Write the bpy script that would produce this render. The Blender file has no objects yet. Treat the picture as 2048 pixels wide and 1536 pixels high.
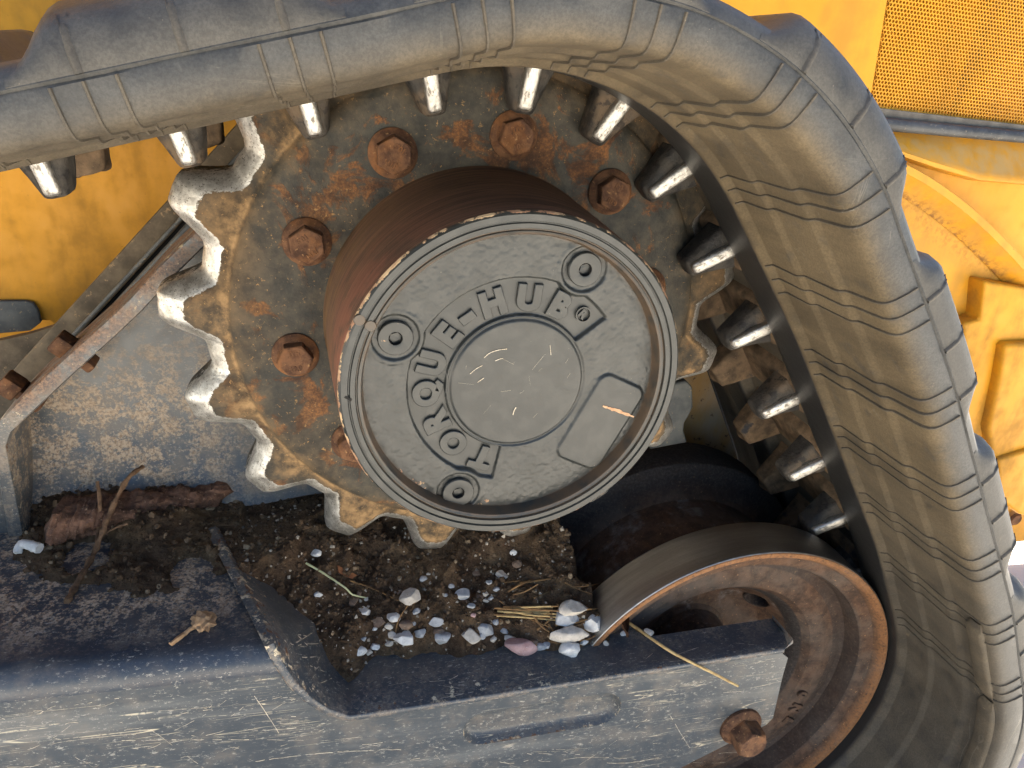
import bpy, bmesh, math, random
from math import sin, cos, pi, radians, sqrt, atan2
from mathutils import Vector, Matrix, noise
from mathutils.geometry import tessellate_polygon

random.seed(7)
SC = bpy.context.scene
COL = SC.collection
# ------------------------------------------------------------------ camera, sky, sun, exposure
CAM = Vector((-0.1388, -0.5921, 0.2086))           # sprocket axis is the Y axis through the origin
CX = Vector((0.9648, -0.2433, 0.0997)); CD = Vector((-0.0105, -0.4146, -0.9099)); CF = Vector((0.2627, 0.8769, -0.4026))
FPX = 1506.47
cd = bpy.data.cameras.new('camera'); cam = bpy.data.objects.new('camera', cd); COL.objects.link(cam)
cam.matrix_world = Matrix(((CX.x, -CD.x, -CF.x, CAM.x), (CX.y, -CD.y, -CF.y, CAM.y), (CX.z, -CD.z, -CF.z, CAM.z), (0, 0, 0, 1)))
cd.sensor_width = 36; cd.lens = FPX / 2048 * 36; cd.clip_start = 0.01; cd.clip_end = 500
SC.camera = cam
SUN_EL, SUN_AZ = 60.0, 18.0      # elevation; azimuth measured from +Y (behind the machine) towards +X
w = bpy.data.worlds.new('World'); SC.world = w; w.use_nodes = True
nt = w.node_tree; bg = nt.nodes['Background']
sky = nt.nodes.new('ShaderNodeTexSky'); sky.sky_type = 'NISHITA'; sky.sun_disc = False
sky.sun_elevation = radians(SUN_EL); sky.sun_rotation = radians(SUN_AZ)
nt.links.new(sky.outputs[0], bg.inputs[0]); bg.inputs[1].default_value = 0.05
sl = bpy.data.lights.new('sun', 'SUN'); sl.energy = 5.0; sl.angle = radians(0.53); sl.color = (1.0, 0.95, 0.87)
so = bpy.data.objects.new('sun', sl); COL.objects.link(so)
sd = Vector((sin(radians(SUN_AZ)) * cos(radians(SUN_EL)), cos(radians(SUN_AZ)) * cos(radians(SUN_EL)), sin(radians(SUN_EL))))
so.rotation_euler = sd.to_track_quat('Z', 'Y').to_euler(); so.location = (0, 0, 4)
vs = SC.view_settings; vs.view_transform = 'Standard'; vs.look = 'None'; vs.gamma = 1.0; vs.exposure = 2.85
SC.cycles.use_denoising = True
SC.cycles.max_bounces = 8; SC.cycles.diffuse_bounces = 4; SC.cycles.glossy_bounces = 4

# ------------------------------------------------------------------ helpers
def at(px, py, Y):
    """the point of the plane Y = const seen at a photograph position (2048 x 1536)"""
    d = CX * ((px - 1024) / FPX) + CD * ((py - 768) / FPX) + CF
    return CAM + d * ((Y - CAM.y) / d.y)
def atz(px, py, z):
    d = CX * ((px - 1024) / FPX) + CD * ((py - 768) / FPX) + CF
    return CAM + d * ((z - CAM.z) / d.z)
def lerp(a, b, t): return a + (b - a) * t
def sm(a, b, x):
    t = min(1, max(0, (x - a) / (b - a))); return t * t * (3 - 2 * t)
def fbm(x, y, z=0.0, o=4): return noise.fractal(Vector((x, y, z)), 1.0, 2.0, o)

def link(o, parent=None):
    COL.objects.link(o)
    if parent is not None:
        o.parent = parent
        off = Vector((0, 0, 0)); p = parent
        while p is not None:
            off += Vector(p.location); p = p.parent
        o.location = Vector(o.location) - off
    return o
def mk(name, verts, faces, mat, parent=None, smooth=35, mask=None, loc=None):
    me = bpy.data.meshes.new(name)
    if loc is not None:
        verts = [Vector(v) - Vector(loc) for v in verts]
    me.from_pydata([tuple(v) for v in verts], [], faces); me.validate(); me.update()
    if smooth:
        me.shade_smooth(); me.set_sharp_from_angle(angle=radians(smooth))
    if mask is not None:
        a = me.color_attributes.new('mask', 'FLOAT_COLOR', 'POINT')
        for i, m in enumerate(mask): a.data[i].color = (m[0], m[1], m[2], 1)
    me.materials.append(mat)
    o = bpy.data.objects.new(name, me)
    if loc is not None: o.location = loc
    return link(o, parent)
def from_bm(name, bm, mat, parent=None, smooth=35, loc=None):
    me = bpy.data.meshes.new(name); bmesh.ops.recalc_face_normals(bm, faces=bm.faces); bm.to_mesh(me); bm.free()
    if smooth: me.shade_smooth(); me.set_sharp_from_angle(angle=radians(smooth))
    me.materials.append(mat); o = bpy.data.objects.new(name, me)
    if loc is not None: o.location = loc
    return link(o, parent)
def empty(name, loc, label, cat, group=None):
    o = bpy.data.objects.new(name, None); o.empty_display_size = 0.05; o.location = loc; COL.objects.link(o)
    return tag(o, label, cat, group)
def tag(o, label=None, cat=None, group=None, kind=None):
    if label: o['label'] = label
    if cat: o['category'] = cat
    if group: o['group'] = group
    if kind: o['kind'] = kind
    return o
def copy_part(o, parent, M=None):
    c = o.copy(); COL.objects.link(c); c.parent = parent
    if M is not None: c.matrix_basis = M
    return c
def grid_faces(nu, nv, wrap_u=False, wrap_v=False):
    f = []
    for i in range(nu if wrap_u else nu - 1):
        for j in range(nv if wrap_v else nv - 1):
            a = i * nv + j; b = ((i + 1) % nu) * nv + j; c = ((i + 1) % nu) * nv + (j + 1) % nv; d = i * nv + (j + 1) % nv
            f.append((a, b, c, d))
    return f
def lathe(name, prof, cx, cz, mat, parent=None, seg=128, smooth=30, maskf=None, skip=None):
    """profile of (radius, Y) turned round an axis parallel to Y"""
    V, Mk = [], []
    for i in range(seg):
        a = 2 * pi * i / seg
        for (r, y) in prof:
            V.append((cx + r * cos(a), y, cz + r * sin(a)))
            if maskf: Mk.append(maskf(r, y, a))
    F = [tuple(reversed(q)) for q in grid_faces(seg, len(prof), wrap_u=True)]
    if skip: F = [f for f in F if not skip(sum((Vector(V[i]) for i in f), Vector()) / 4)]
    return mk(name, V, F, mat, parent, smooth, Mk if maskf else None)
def prism(name, pts, thick, mat, parent=None, bevel=0.0, holes=(), smooth=35):
    """flat polygon of world points (all in one plane Y = const, pushed back by thick), with optional holes"""
    loops = [[Vector(p) for p in pts]] + [[Vector(p) for p in h] for h in holes]
    flat = [p for l in loops for p in l]
    tri = tessellate_polygon([[Vector((p.x, p.z, 0)) for p in l] for l in loops])
    n = len(flat); V = flat + [p + Vector((0, thick, 0)) for p in flat]
    F = []
    for t in tri:
        F.append(tuple(t)); F.append(tuple(n + i for i in reversed(t)))
    k = 0
    for l in loops:
        m = len(l)
        for i in range(m):
            a, b = k + i, k + (i + 1) % m; F.append((a, b, n + b, n + a))
        k += m
    bm = bmesh.new(); vs_ = [bm.verts.new(v) for v in V]
    for f in F:
        try: bm.faces.new([vs_[i] for i in f])
        except ValueError: pass
    bmesh.ops.recalc_face_normals(bm, faces=bm.faces)
    if bevel:
        bmesh.ops.dissolve_limit(bm, angle_limit=0.01, verts=bm.verts, edges=bm.edges)
        es = [e for e in bm.edges if len(e.link_faces) == 2 and e.calc_face_angle(0) > 0.6]
        bmesh.ops.bevel(bm, geom=es, offset=bevel, segments=3, profile=0.5, affect='EDGES', clamp_overlap=True)
    return from_bm(name, bm, mat, parent, smooth)
def tube(name, pts, radii, mat, parent=None, seg=7, wob=0.0, caps=True, loc=None):
    V, F = [], []; n = len(pts); pts = [Vector(p) for p in pts]
    up = Vector((0.3, 0.5, 0.8)).normalized()
    for i, p in enumerate(pts):
        t = (pts[min(n - 1, i + 1)] - pts[max(0, i - 1)]).normalized()
        a = t.cross(up).normalized(); b = t.cross(a)
        r = radii[i] if isinstance(radii, (list, tuple)) else radii
        for k in range(seg):
            th = 2 * pi * k / seg; rr = r * (1 + wob * random.uniform(-1, 1))
            V.append(p + a * (rr * cos(th)) + b * (rr * sin(th)))
    F = grid_faces(n, seg, wrap_v=True)
    if caps: F = F + [tuple(range(seg)), tuple(reversed(range((n - 1) * seg, n * seg)))]
    return mk(name, V, F, mat, parent, 50, loc=loc)
def curve_pts(pts, n=8):
    """Catmull-Rom through points"""
    P = [Vector(p) for p in pts]; P = [P[0] * 2 - P[1]] + P + [P[-1] * 2 - P[-2]]; out = []
    for i in range(1, len(P) - 2):
        for k in range(n):
            t = k / n
            a, b, c, d = P[i - 1], P[i], P[i + 1], P[i + 2]
            out.append(0.5 * ((2 * b) + (c - a) * t + (2 * a - 5 * b + 4 * c - d) * t * t + (3 * b - a - 3 * c + d) * t ** 3))
    out.append(P[-2]); return out
def boxm(name, c, half, rot, mat, parent=None, bevel=0.002, seg=2):
    bm = bmesh.new(); bmesh.ops.create_cube(bm, size=2.0)
    for v in bm.verts: v.co = Vector((v.co.x * half[0], v.co.y * half[1], v.co.z * half[2]))
    if bevel: bmesh.ops.bevel(bm, geom=list(bm.edges), offset=bevel, segments=seg, profile=0.5, affect='EDGES')
    M = Matrix.Translation(Vector(c)) @ rot.to_4x4()
    bmesh.ops.transform(bm, matrix=M, verts=bm.verts)
    return from_bm(name, bm, mat, parent)

# ------------------------------------------------------------------ materials
class N:
    def __init__(s, name):
        s.m = bpy.data.materials.new(name); s.m.use_nodes = True; s.t = s.m.node_tree
        s.b = s.t.nodes['Principled BSDF']; s.tc = s.t.nodes.new('ShaderNodeTexCoord'); s.geo = None
    def n(s, typ): return s.t.nodes.new(typ)
    def l(s, a, b): s.t.links.new(a, b)
    def coord(s, st=(1, 1, 1), rot=(0, 0, 0), off=(0, 0, 0), rnd=False):
        mp = s.n('ShaderNodeMapping'); mp.inputs['Scale'].default_value = st; mp.inputs['Rotation'].default_value = rot; mp.inputs['Location'].default_value = off
        src = s.tc.outputs['Object']
        if rnd:
            oi = s.n('ShaderNodeObjectInfo'); ad = s.n('ShaderNodeVectorMath'); ad.operation = 'ADD'
            ml = s.n('ShaderNodeMath'); ml.operation = 'MULTIPLY'; ml.inputs[1].default_value = 37.0
            s.l(oi.outputs['Random'], ml.inputs[0]); s.l(src, ad.inputs[0]); s.l(ml.outputs[0], ad.inputs[1]); src = ad.outputs[0]
        s.l(src, mp.inputs[0]); return mp.outputs[0]
    def noise(s, scale, detail=6, rough=0.6, co=None, dist=0.0, **kw):
        t = s.n('ShaderNodeTexNoise'); t.inputs['Scale'].default_value = scale; t.inputs['Detail'].default_value = detail
        t.inputs['Roughness'].default_value = rough; t.inputs['Distortion'].default_value = dist
        s.l(co if co is not None else s.coord(**kw), t.inputs['Vector']); return t.outputs[0]
    def voro(s, scale, co=None, feature='F1', **kw):
        t = s.n('ShaderNodeTexVoronoi'); t.inputs['Scale'].default_value = scale; t.feature = feature
        s.l(co if co is not None else s.coord(**kw), t.inputs['Vector']); return t.outputs[0]
    def ramp(s, v, lo, hi, a=0.0, b=1.0):
        r = s.n('ShaderNodeMapRange'); r.interpolation_type = 'SMOOTHSTEP'
        r.inputs[1].default_value = lo; r.inputs[2].default_value = hi; r.inputs[3].default_value = a; r.inputs[4].default_value = b
        s.l(v, r.inputs[0]); return r.outputs[0]
    def mth(s, op, a, b):
        m = s.n('ShaderNodeMath'); m.operation = op; m.use_clamp = False
        for i, v in enumerate((a, b)):
            if isinstance(v, (int, float)): m.inputs[i].default_value = v
            else: s.l(v, m.inputs[i])
        return m.outputs[0]
    def attr(s, ch):
        if not hasattr(s, '_sep'):
            a = s.n('ShaderNodeAttribute'); a.attribute_name = 'mask'
            sp = s.n('ShaderNodeSeparateColor'); s.l(a.outputs['Color'], sp.inputs[0]); s._sep = sp
        return s._sep.outputs[ch]
    def mix(s, f, a, b):
        m = s.n('ShaderNodeMix'); m.data_type = 'RGBA'
        if isinstance(f, (int, float)): m.inputs[0].default_value = f
        else: s.l(f, m.inputs[0])
        for i, v in ((6, a), (7, b)):
            if isinstance(v, tuple): m.inputs[i].default_value = (*v, 1)
            else: s.l(v, m.inputs[i])
        return m.outputs[2]
    def mixf(s, f, a, b):
        m = s.n('ShaderNodeMix'); m.data_type = 'FLOAT'
        if isinstance(f, (int, float)): m.inputs[0].default_value = f
        else: s.l(f, m.inputs[0])
        for i, v in ((2, a), (3, b)):
            if isinstance(v, (int, float)): m.inputs[i].default_value = v
            else: s.l(v, m.inputs[i])
        return m.outputs[0]
    def bump(s, h, strength=0.3, dist=0.002, prev=None):
        b = s.n('ShaderNodeBump'); b.inputs['Strength'].default_value = strength; b.inputs['Distance'].default_value = dist
        s.l(h, b.inputs['Height'])
        if prev is not None: s.l(prev, b.inputs['Normal'])
        return b.outputs[0]
    def out(s, col=None, rough=None, metal=None, nrm=None, spec=None):
        for k, v in (('Base Color', col), ('Roughness', rough), ('Metallic', metal), ('Normal', nrm), ('Specular IOR Level', spec)):
            if v is None: continue
            if isinstance(v, tuple): s.b.inputs[k].default_value = (*v, 1)
            elif isinstance(v, (int, float)): s.b.inputs[k].default_value = v
            else: s.l(v, s.b.inputs[k])
        return s.m
    # stacked layers: (mask, colour, roughness, metallic)
    def stack(s, col, rough, metal, layers):
        for (mask, c, r, m) in layers:
            col = s.mix(mask, col, c); rough = s.mixf(mask, rough, r)
            if m is not None: metal = s.mixf(mask, metal, m)
        return col, rough, metal

RUST = (0.115, 0.050, 0.024); RUST_D = (0.045, 0.022, 0.014); RUST_O = (0.26, 0.105, 0.03); DUST = (0.26, 0.18, 0.10); TAN = (0.42, 0.29, 0.16)
STEEL = (0.54, 0.52, 0.48)

def m_rubber():
    k = N('rubber')
    big = k.noise(9, 5); mid = k.noise(45, 6); fine = k.noise(420, 4, 0.7)
    base = k.mix(k.ramp(mid, .3, .7), (0.028, 0.0285, 0.0285), (0.054, 0.053, 0.050))
    dm = k.mth('MULTIPLY', k.ramp(big, .3, .72), k.ramp(mid, .25, .7)); dm = k.mth('MULTIPLY', dm, 0.85)
    g = k.attr(1); dm2 = k.mth('MULTIPLY', g, k.ramp(mid, .10, .50)); dm3 = k.mth('MULTIPLY', dm2, .95)
    streak = k.noise(30, 5, .6, st=(1, .18, 1)); 
    col = k.mix(k.mth('MULTIPLY', dm, .45), base, (0.078, 0.073, 0.064)); col = k.mix(dm3, col, k.mix(k.ramp(streak, .3, .7), (0.066, 0.048, 0.026), (0.120, 0.088, 0.048)))
    spk = k.ramp(k.voro(260), .0, .10, 1, 0); spk = k.mth('MULTIPLY', spk, k.ramp(k.noise(60, 3), .55, .7)); col = k.mix(k.mth('MULTIPLY', spk, .7), col, (0.33, 0.27, 0.19))
    clay = k.ramp(k.noise(16, 6, .6, off=(3, 1, 2)), .70, .76); col = k.mix(k.mth('MULTIPLY', clay, .55), col, (0.34, 0.25, 0.15))
    grain = k.ramp(k.noise(620, 4, .75), .34, .66, .82, 1.18); gm_ = k.n('ShaderNodeVectorMath'); gm_.operation = 'SCALE'; k.l(col, gm_.inputs[0]); k.l(grain, gm_.inputs['Scale']); col = gm_.outputs[0]
    for (sc_, stv, rt_, of) in ((30, (.10, .5, 1.4), .7, (2, 2, 2)), (26, (1.4, .4, .12), .3, (5, 1, 3))):
        col = k.mix(k.mth('MULTIPLY', scratch(k, sc_, stv, rt_, .0010, .0030, of), .30), col, (.17, .15, .115))
    rub = k.attr(0); col = k.mix(k.mth('MULTIPLY', rub, k.ramp(streak, .2, .5, .6, 1)), col, (0.022, 0.021, 0.02))
    n1 = k.bump(mid, .35, .002); n2 = k.bump(fine, .35, .0006, n1)
    return k.out(col, k.mixf(dm3, k.mixf(rub, k.ramp(mid, .2, .8, .42, .62), .38), .85), 0.0, n2, .32)
def m_lug():
    k = N('lug_rubber'); a = k.noise(60, 6, rnd=True); f = k.noise(300, 4, rnd=True); b = k.noise(22, 3, rnd=True)
    col = k.mix(k.ramp(a, .3, .7), (.018, .017, .016), (.060, .052, .043)); col = k.mix(k.mth('MULTIPLY', k.ramp(b, .46, .66), .65), col, (.13, .088, .052))
    wet = k.ramp(k.noise(110, 4, rnd=True), .52, .6); col = k.mix(k.mth('MULTIPLY', wet, .7), col, (.014, .013, .013))
    return k.out(col, k.ramp(a, .3, .7, .55, .85), 0, k.bump(f, .6, .0012, k.bump(a, .7, .003)), .28)
def m_lugfar():
    k = N('lug_dusty'); a = k.noise(70, 6, rnd=True); f = k.noise(420, 4, rnd=True)
    col = k.mix(k.ramp(a, .3, .7), (.05, .036, .024), (.15, .10, .06)); col = k.mix(k.ramp(k.noise(30, 4, rnd=True), .6, .68), col, (.03, .03, .032))
    sp = k.ramp(k.voro(300, rnd=True), 0, .12, 1, 0); col = k.mix(k.mth('MULTIPLY', sp, .6), col, (.4, .3, .2))
    return k.out(col, .85, 0, k.bump(f, .6, .001, k.bump(a, .5, .003)), .15)
def m_bar():
    k = N('worn_steel_bar'); a = k.noise(90, 4, rnd=True); s = k.noise(60, 5, .7, st=(9, 1, 9), rnd=True)
    d = k.ramp(k.noise(320, 5, .75, st=(1, 1, .35), rnd=True), .50, .60)
    col = k.mix(k.mth('MULTIPLY', d, .85), STEEL, (.12, .10, .075)); col = k.mix(k.ramp(a, .68, .78), col, (.28, .16, .08))
    return k.out(col, k.ramp(s, .3, .7, .30, .5), k.mixf(d, 1.0, .3), k.bump(k.noise(260, 5, .7, rnd=True), .8, .0012))
def m_sprocket():
    k = N('sprocket_iron')
    big = k.noise(14, 6); mid = k.noise(60, 7, .65); fine = k.noise(500, 3, .7); pat = k.noise(26, 8, .68, off=(5, 2, 1), dist=.6)
    paint = k.mix(k.ramp(mid, .3, .7), (.020, .022, .020), (.050, .050, .042))
    dustm = k.mth('MULTIPLY', k.attr(1), k.ramp(k.mth('ADD', big, k.mth('MULTIPLY', mid, .6)), .5, .98))
    col, rough, met = k.stack(paint, .55, 0.0, [])
    rustm = k.ramp(k.mth('ADD', k.mth('MULTIPLY', pat, 1.0), k.mth('MULTIPLY', k.attr(2), .24)), .60, .67)
    rc = k.mix(k.ramp(mid, .35, .65), RUST_D, k.mix(k.ramp(fine, .4, .62), RUST, RUST_O))
    col, rough, met = k.stack(col, rough, met, [(k.mth('MULTIPLY', rustm, .9), rc, .85, None)])
    dc = k.mix(k.ramp(mid, .32, .68), (.062, .042, .024), k.mix(k.attr(2), k.mix(k.ramp(k.attr(1), .95, 1.25), (.165, .105, .052), (.38, .235, .11)), (.10, .07, .042)))
    spec1 = k.ramp(k.noise(330, 6, .75), .60, .66)
    spm = k.mth('MULTIPLY', spec1, k.ramp(k.mth('ADD', big, k.mth('MULTIPLY', k.attr(1), .25)), .42, .7))
    col, rough, met = k.stack(col, rough, met, [(dustm, dc, .9, None), (k.mth('MULTIPLY', spm, .85), (.36, .21, .085), .9, None)])
    wm = k.mth('ADD', k.attr(0), k.mth('MULTIPLY', k.mth('SUBTRACT', k.noise(170, 6, .7), .5), .75))
    wear = k.ramp(wm, .52, .62)
    pit = k.ramp(k.noise(520, 5, .8, off=(1, 4, 2)), .56, .62); wear = k.mth('MULTIPLY', wear, k.mth('SUBTRACT', 1.0, k.mth('MULTIPLY', pit, .95)))
    col, rough, met = k.stack(col, rough, met, [(wear, k.mix(k.ramp(k.noise(130, 6, .7, off=(3, 8, 1)), .35, .68), (.42, .40, .36), (.72, .70, .65)), k.ramp(mid, .3, .7, .36, .54), .9)])
    nb = k.bump(fine, .35, .0008, k.bump(mid, .35, .0025, k.bump(rustm, .25, .0012)))
    return k.out(col, rough, met, nb, .22)
def m_rustbolt():
    k = N('rusty_bolt'); a = k.noise(90, 6, .65, rnd=True); b = k.noise(260, 5, .7, rnd=True); c = k.noise(40, 4, rnd=True)
    col = k.mix(k.ramp(a, .35, .65), (.058, .029, .018), (.150, .074, .038)); col = k.mix(k.mth('MULTIPLY', k.ramp(c, .5, .68), .35), col, RUST_O)
    col = k.mix(k.ramp(b, .60, .68), col, (.27, .15, .07)); col = k.mix(k.ramp(b, .28, .36, 1, 0), col, (.03, .014, .01))
    return k.out(col, .82, 0, k.bump(b, .6, .001, k.bump(a, .4, .002)), .2)
def m_hubside():
    k = N('hub_rust_machined'); mid = k.noise(70, 6); fine = k.noise(420, 4)
    # turning marks: streaks that run round the cylinder
    cs = k.noise(90, 6, .7, st=(.12, 4, .12)); cs2 = k.noise(50, 6, .75, st=(.35, 2.6, .35))
    col = k.mix(k.ramp(cs, .3, .7), (.045, .028, .021), (.150, .080, .050)); col = k.mix(k.mth('MULTIPLY', k.ramp(cs2, .52, .66), .55), col, (.19, .10, .06))
    d = k.mth('MULTIPLY', k.attr(1), k.ramp(mid, .3, .62)); col = k.mix(k.mth('MULTIPLY', d, .85), col, (.15, .088, .038))
    sp = k.ramp(k.voro(330), 0, .1, 1, 0); col = k.mix(k.mth('MULTIPLY', sp, .45), col, (.4, .28, .17))
    red = k.mth('MULTIPLY', k.attr(2), k.ramp(k.noise(40, 5), .38, .6)); col = k.mix(red, col, (.25, .095, .058))
    return k.out(col, .72, .1, k.bump(cs, .25, .001, k.bump(fine, .3, .0006)), .22)
def m_hubpaint():
    k = N('hub_grey_paint'); big = k.noise(16, 4); mid = k.noise(75, 5); fine = k.noise(430, 3, .6)
    col = k.mix(k.ramp(big, .3, .7), (.0165, .0185, .0175), (.0250, .0265, .0240)); col = k.mix(k.mth('MULTIPLY', k.ramp(mid, .5, .72), .5), col, (.038, .036, .029))
    chip = k.ramp(k.mth('ADD', k.noise(95, 6, .7, off=(2, 7, 1)), k.mth('MULTIPLY', k.attr(0), .28)), .74, .765)
    cc = k.mix(k.ramp(k.noise(60, 3, off=(8, 0, 0)), .4, .6), (.30, .16, .09), (.52, .36, .2))
    sp = k.ramp(k.voro(210, off=(.3, .1, .2)), 0, .07, 1, 0); sp = k.mth('MULTIPLY', sp, k.ramp(k.noise(25, 3, off=(4, 4, 0)), .5, .62))
    gr = k.mth('MULTIPLY', k.attr(2), k.ramp(mid, .25, .6)); col = k.mix(gr, col, (.07, .045, .026))
    col, rough, met = k.stack(col, k.ramp(mid, .3, .7, .34, .5), 0.0, [(chip, cc, .8, None), (k.mth('MULTIPLY', sp, .8), (.55, .46, .32), .8, None)])
    orange = k.mth('MULTIPLY', k.attr(1), k.ramp(fine, .3, .6))
    return k.out(col, rough, met, k.bump(mid, k_strength_hub, .0012, k.bump(fine, .12, .0005)))
k_strength_hub = .25
def scratch(k, scale, stretch, rot, lo, hi, off=(0, 0, 0), mscale=9, mlo=.50, mhi=.64):
    """thin broken lines along one direction of the XZ plane"""
    s = k.noise(scale, 3, .55, st=stretch, rot=(0, rot, 0), off=off, dist=.15)
    band = k.ramp(k.mth('ABSOLUTE', k.mth('SUBTRACT', s, .5), 0), lo, hi, 1, 0)
    brk = k.ramp(k.noise(mscale, 4, .6, off=(off[1] + 3, off[0], off[2])), mlo, mhi); fine = k.ramp(k.noise(240, 3, .6), .34, .5)
    return k.mth('MULTIPLY', k.mth('MULTIPLY', band, brk), fine)
def m_frame(name='frame_paint', dusty=.5, scr=True, c1=(.044, .051, .058), c2=(.060, .067, .072), haze=.35):
    k = N(name); big = k.noise(7, 5); mid = k.noise(48, 6, .65); fine = k.noise(380, 4, .7)
    col = k.mix(k.ramp(big, .3, .7), c1, c2); rough = k.ramp(mid, .3, .7, .30, .46)
    L = []
    film = k.mth('MULTIPLY', k.ramp(k.mth('ADD', mid, k.mth('MULTIPLY', big, .5)), .70, .95), dusty)
    L.append((k.mth('MULTIPLY', film, .35), (.30, .23, .16), .85, None))
    g = k.mth('MULTIPLY', k.attr(1), k.ramp(k.mth('ADD', k.mth('MULTIPLY', k.noise(60, 5, .6, off=(1, 1, 3)), .45), k.mth('MULTIPLY', k.noise(300, 6, .75, off=(6, 1, 3)), .55)), .47, .55)); L.append((k.mth('MULTIPLY', g, .9), k.mix(k.ramp(fine, .35, .6), (.22, .14, .08), (.50, .38, .26)), .9, None))
    sp = k.ramp(k.voro(240), 0, .095, 1, 0); sp = k.mth('MULTIPLY', sp, k.ramp(k.noise(20, 4, off=(9, 2, 2)), .42, .6)); L.append((k.mth('MULTIPLY', sp, .85), (.55, .46, .34), .85, None))
    s2 = k.ramp(k.noise(430, 6, .8, st=(.45, 1, 1), off=(2, 5, 1)), .572, .62); s2 = k.mth('MULTIPLY', s2, k.ramp(k.noise(22, 5, .65, st=(.4, 1, 1), off=(3, 3, 8)), .30, .62, .12, 1)); L.append((k.mth('MULTIPLY', s2, .8), (.36, .335, .285), .85, None))
    if scr:
        S = (.55, .47, .33)
        for (sc_, stv, rt, lo, hi, of) in ((26, (.06, 1, 1.6), .10, .0012, .004, (0, 0, 0)), (34, (.07, 1, 1.7), .20, .0012, .004, (3, 1, 2)), (22, (.10, 1, 1.3), .62, .001, .0035, (6, 3, 1)), (48, (.05, 1, 2.2), .04, .0015, .005, (1, 7, 4))):
            L.append((k.mth('MULTIPLY', scratch(k, sc_, stv, rt, lo, hi, of), .85), S, .7, None))
        smear = k.noise(24, 5, .6, st=(.12, 1, 1.5), rot=(0, .14, 0)); L.append((k.mth('MULTIPLY', k.ramp(smear, .50, .74), haze), (.27, .265, .24), .7, None))
    ch = k.ramp(k.mth('ADD', k.noise(130, 6, .7, off=(4, 4, 4)), k.mth('MULTIPLY', k.attr(0), .30)), .735, .76)
    L.append((ch, k.mix(k.ramp(mid, .42, .58), (.55, .45, .3), RUST), .8, None))
    rm = k.mth('MULTIPLY', k.attr(2), k.ramp(k.noise(55, 6, .7, off=(7, 7, 1)), .38, .56)); L.append((rm, k.mix(k.ramp(fine, .35, .65), RUST_D, (.32, .16, .08)), .9, None))
    col, rough, met = k.stack(col, rough, 0.0, L)
    return k.out(col, rough, met, k.bump(mid, .12, .0015, k.bump(fine, .12, .0005)), .5)
def m_yellow(name='yellow_paint', grime=.5):
    k = N(name); big = k.noise(5, 5); mid = k.noise(38, 6, .65); fine = k.noise(240, 4, .7)
    col = k.mix(k.ramp(big, .3, .7), (.53, .235, .011), (.62, .285, .017))
    st = k.noise(10, 5, .6, st=(1.4, 1, .35), off=(2, 0, 0))
    d = k.mth('MULTIPLY', k.ramp(k.mth('ADD', st, k.mth('MULTIPLY', mid, .45)), .62, .95), grime)
    spots = k.ramp(k.mth('ADD', k.noise(75, 6, .72, off=(5, 5, 5)), k.mth('MULTIPLY', k.attr(0), .3)), .72, .75)
    sm_ = k.ramp(k.noise(190, 4, .7), .66, .72)
    rs = k.mth('MULTIPLY', k.attr(2), k.ramp(k.noise(90, 6, .7), .44, .62))
    col, rough, met = k.stack(col, k.ramp(mid, .3, .7, .36, .52), 0.0, [(d, (.30, .15, .025), .75, None), (k.mth('MULTIPLY', k.attr(1), k.ramp(mid, .3, .65)), (.42, .30, .14), .85, None),
        (k.mth('MULTIPLY', sm_, .35 * grime), (.22, .10, .03), .8, None), (rs, (.13, .055, .025), .9, None), (spots, (.05, .03, .025), .85, None)])
    return k.out(col, rough, met, k.bump(fine, .10, .0005, k.bump(mid, .06, .0015)), .2)
def m_idler():
    k = N('idler_iron'); big = k.noise(12, 5); mid = k.noise(70, 7, .7); fine = k.noise(330, 5, .75)
    col = k.mix(k.ramp(mid, .3, .7), (.040, .026, .019), (.115, .060, .034)); col = k.mix(k.mth('MULTIPLY', k.ramp(k.mth('ADD', big, k.mth('MULTIPLY', mid, .4)), .6, .9), .55), col, (.115, .10, .085))
    col = k.mix(k.ramp(fine, .61, .69), col, (.34, .19, .09))
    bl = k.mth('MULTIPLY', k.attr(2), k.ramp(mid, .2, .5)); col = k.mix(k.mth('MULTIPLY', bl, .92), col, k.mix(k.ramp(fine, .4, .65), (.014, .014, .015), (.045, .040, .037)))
    org = k.mth('MULTIPLY', k.attr(1), k.ramp(fine, .3, .55)); col = k.mix(org, col, (.30, .135, .05))
    sl_ = k.noise(30, 5, .7, st=(.25, 3, .25))
    pm = k.ramp(k.mth('ADD', k.attr(0), k.mth('MULTIPLY', k.mth('SUBTRACT', k.noise(30, 6, .65), .5), .5)), .5, .66)
    pc = k.mix(k.ramp(sl_, .25, .75), (.26, .25, .235), (.42, .40, .375))
    col, rough, met = k.stack(col, k.mixf(bl, .85, .68), 0.0, [(pm, pc, k.ramp(sl_, .3, .7, .34, .44), 1.0)])
    return k.out(col, rough, met, k.bump(fine, .4, .0008, k.bump(mid, .35, .0025)), .25)
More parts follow.
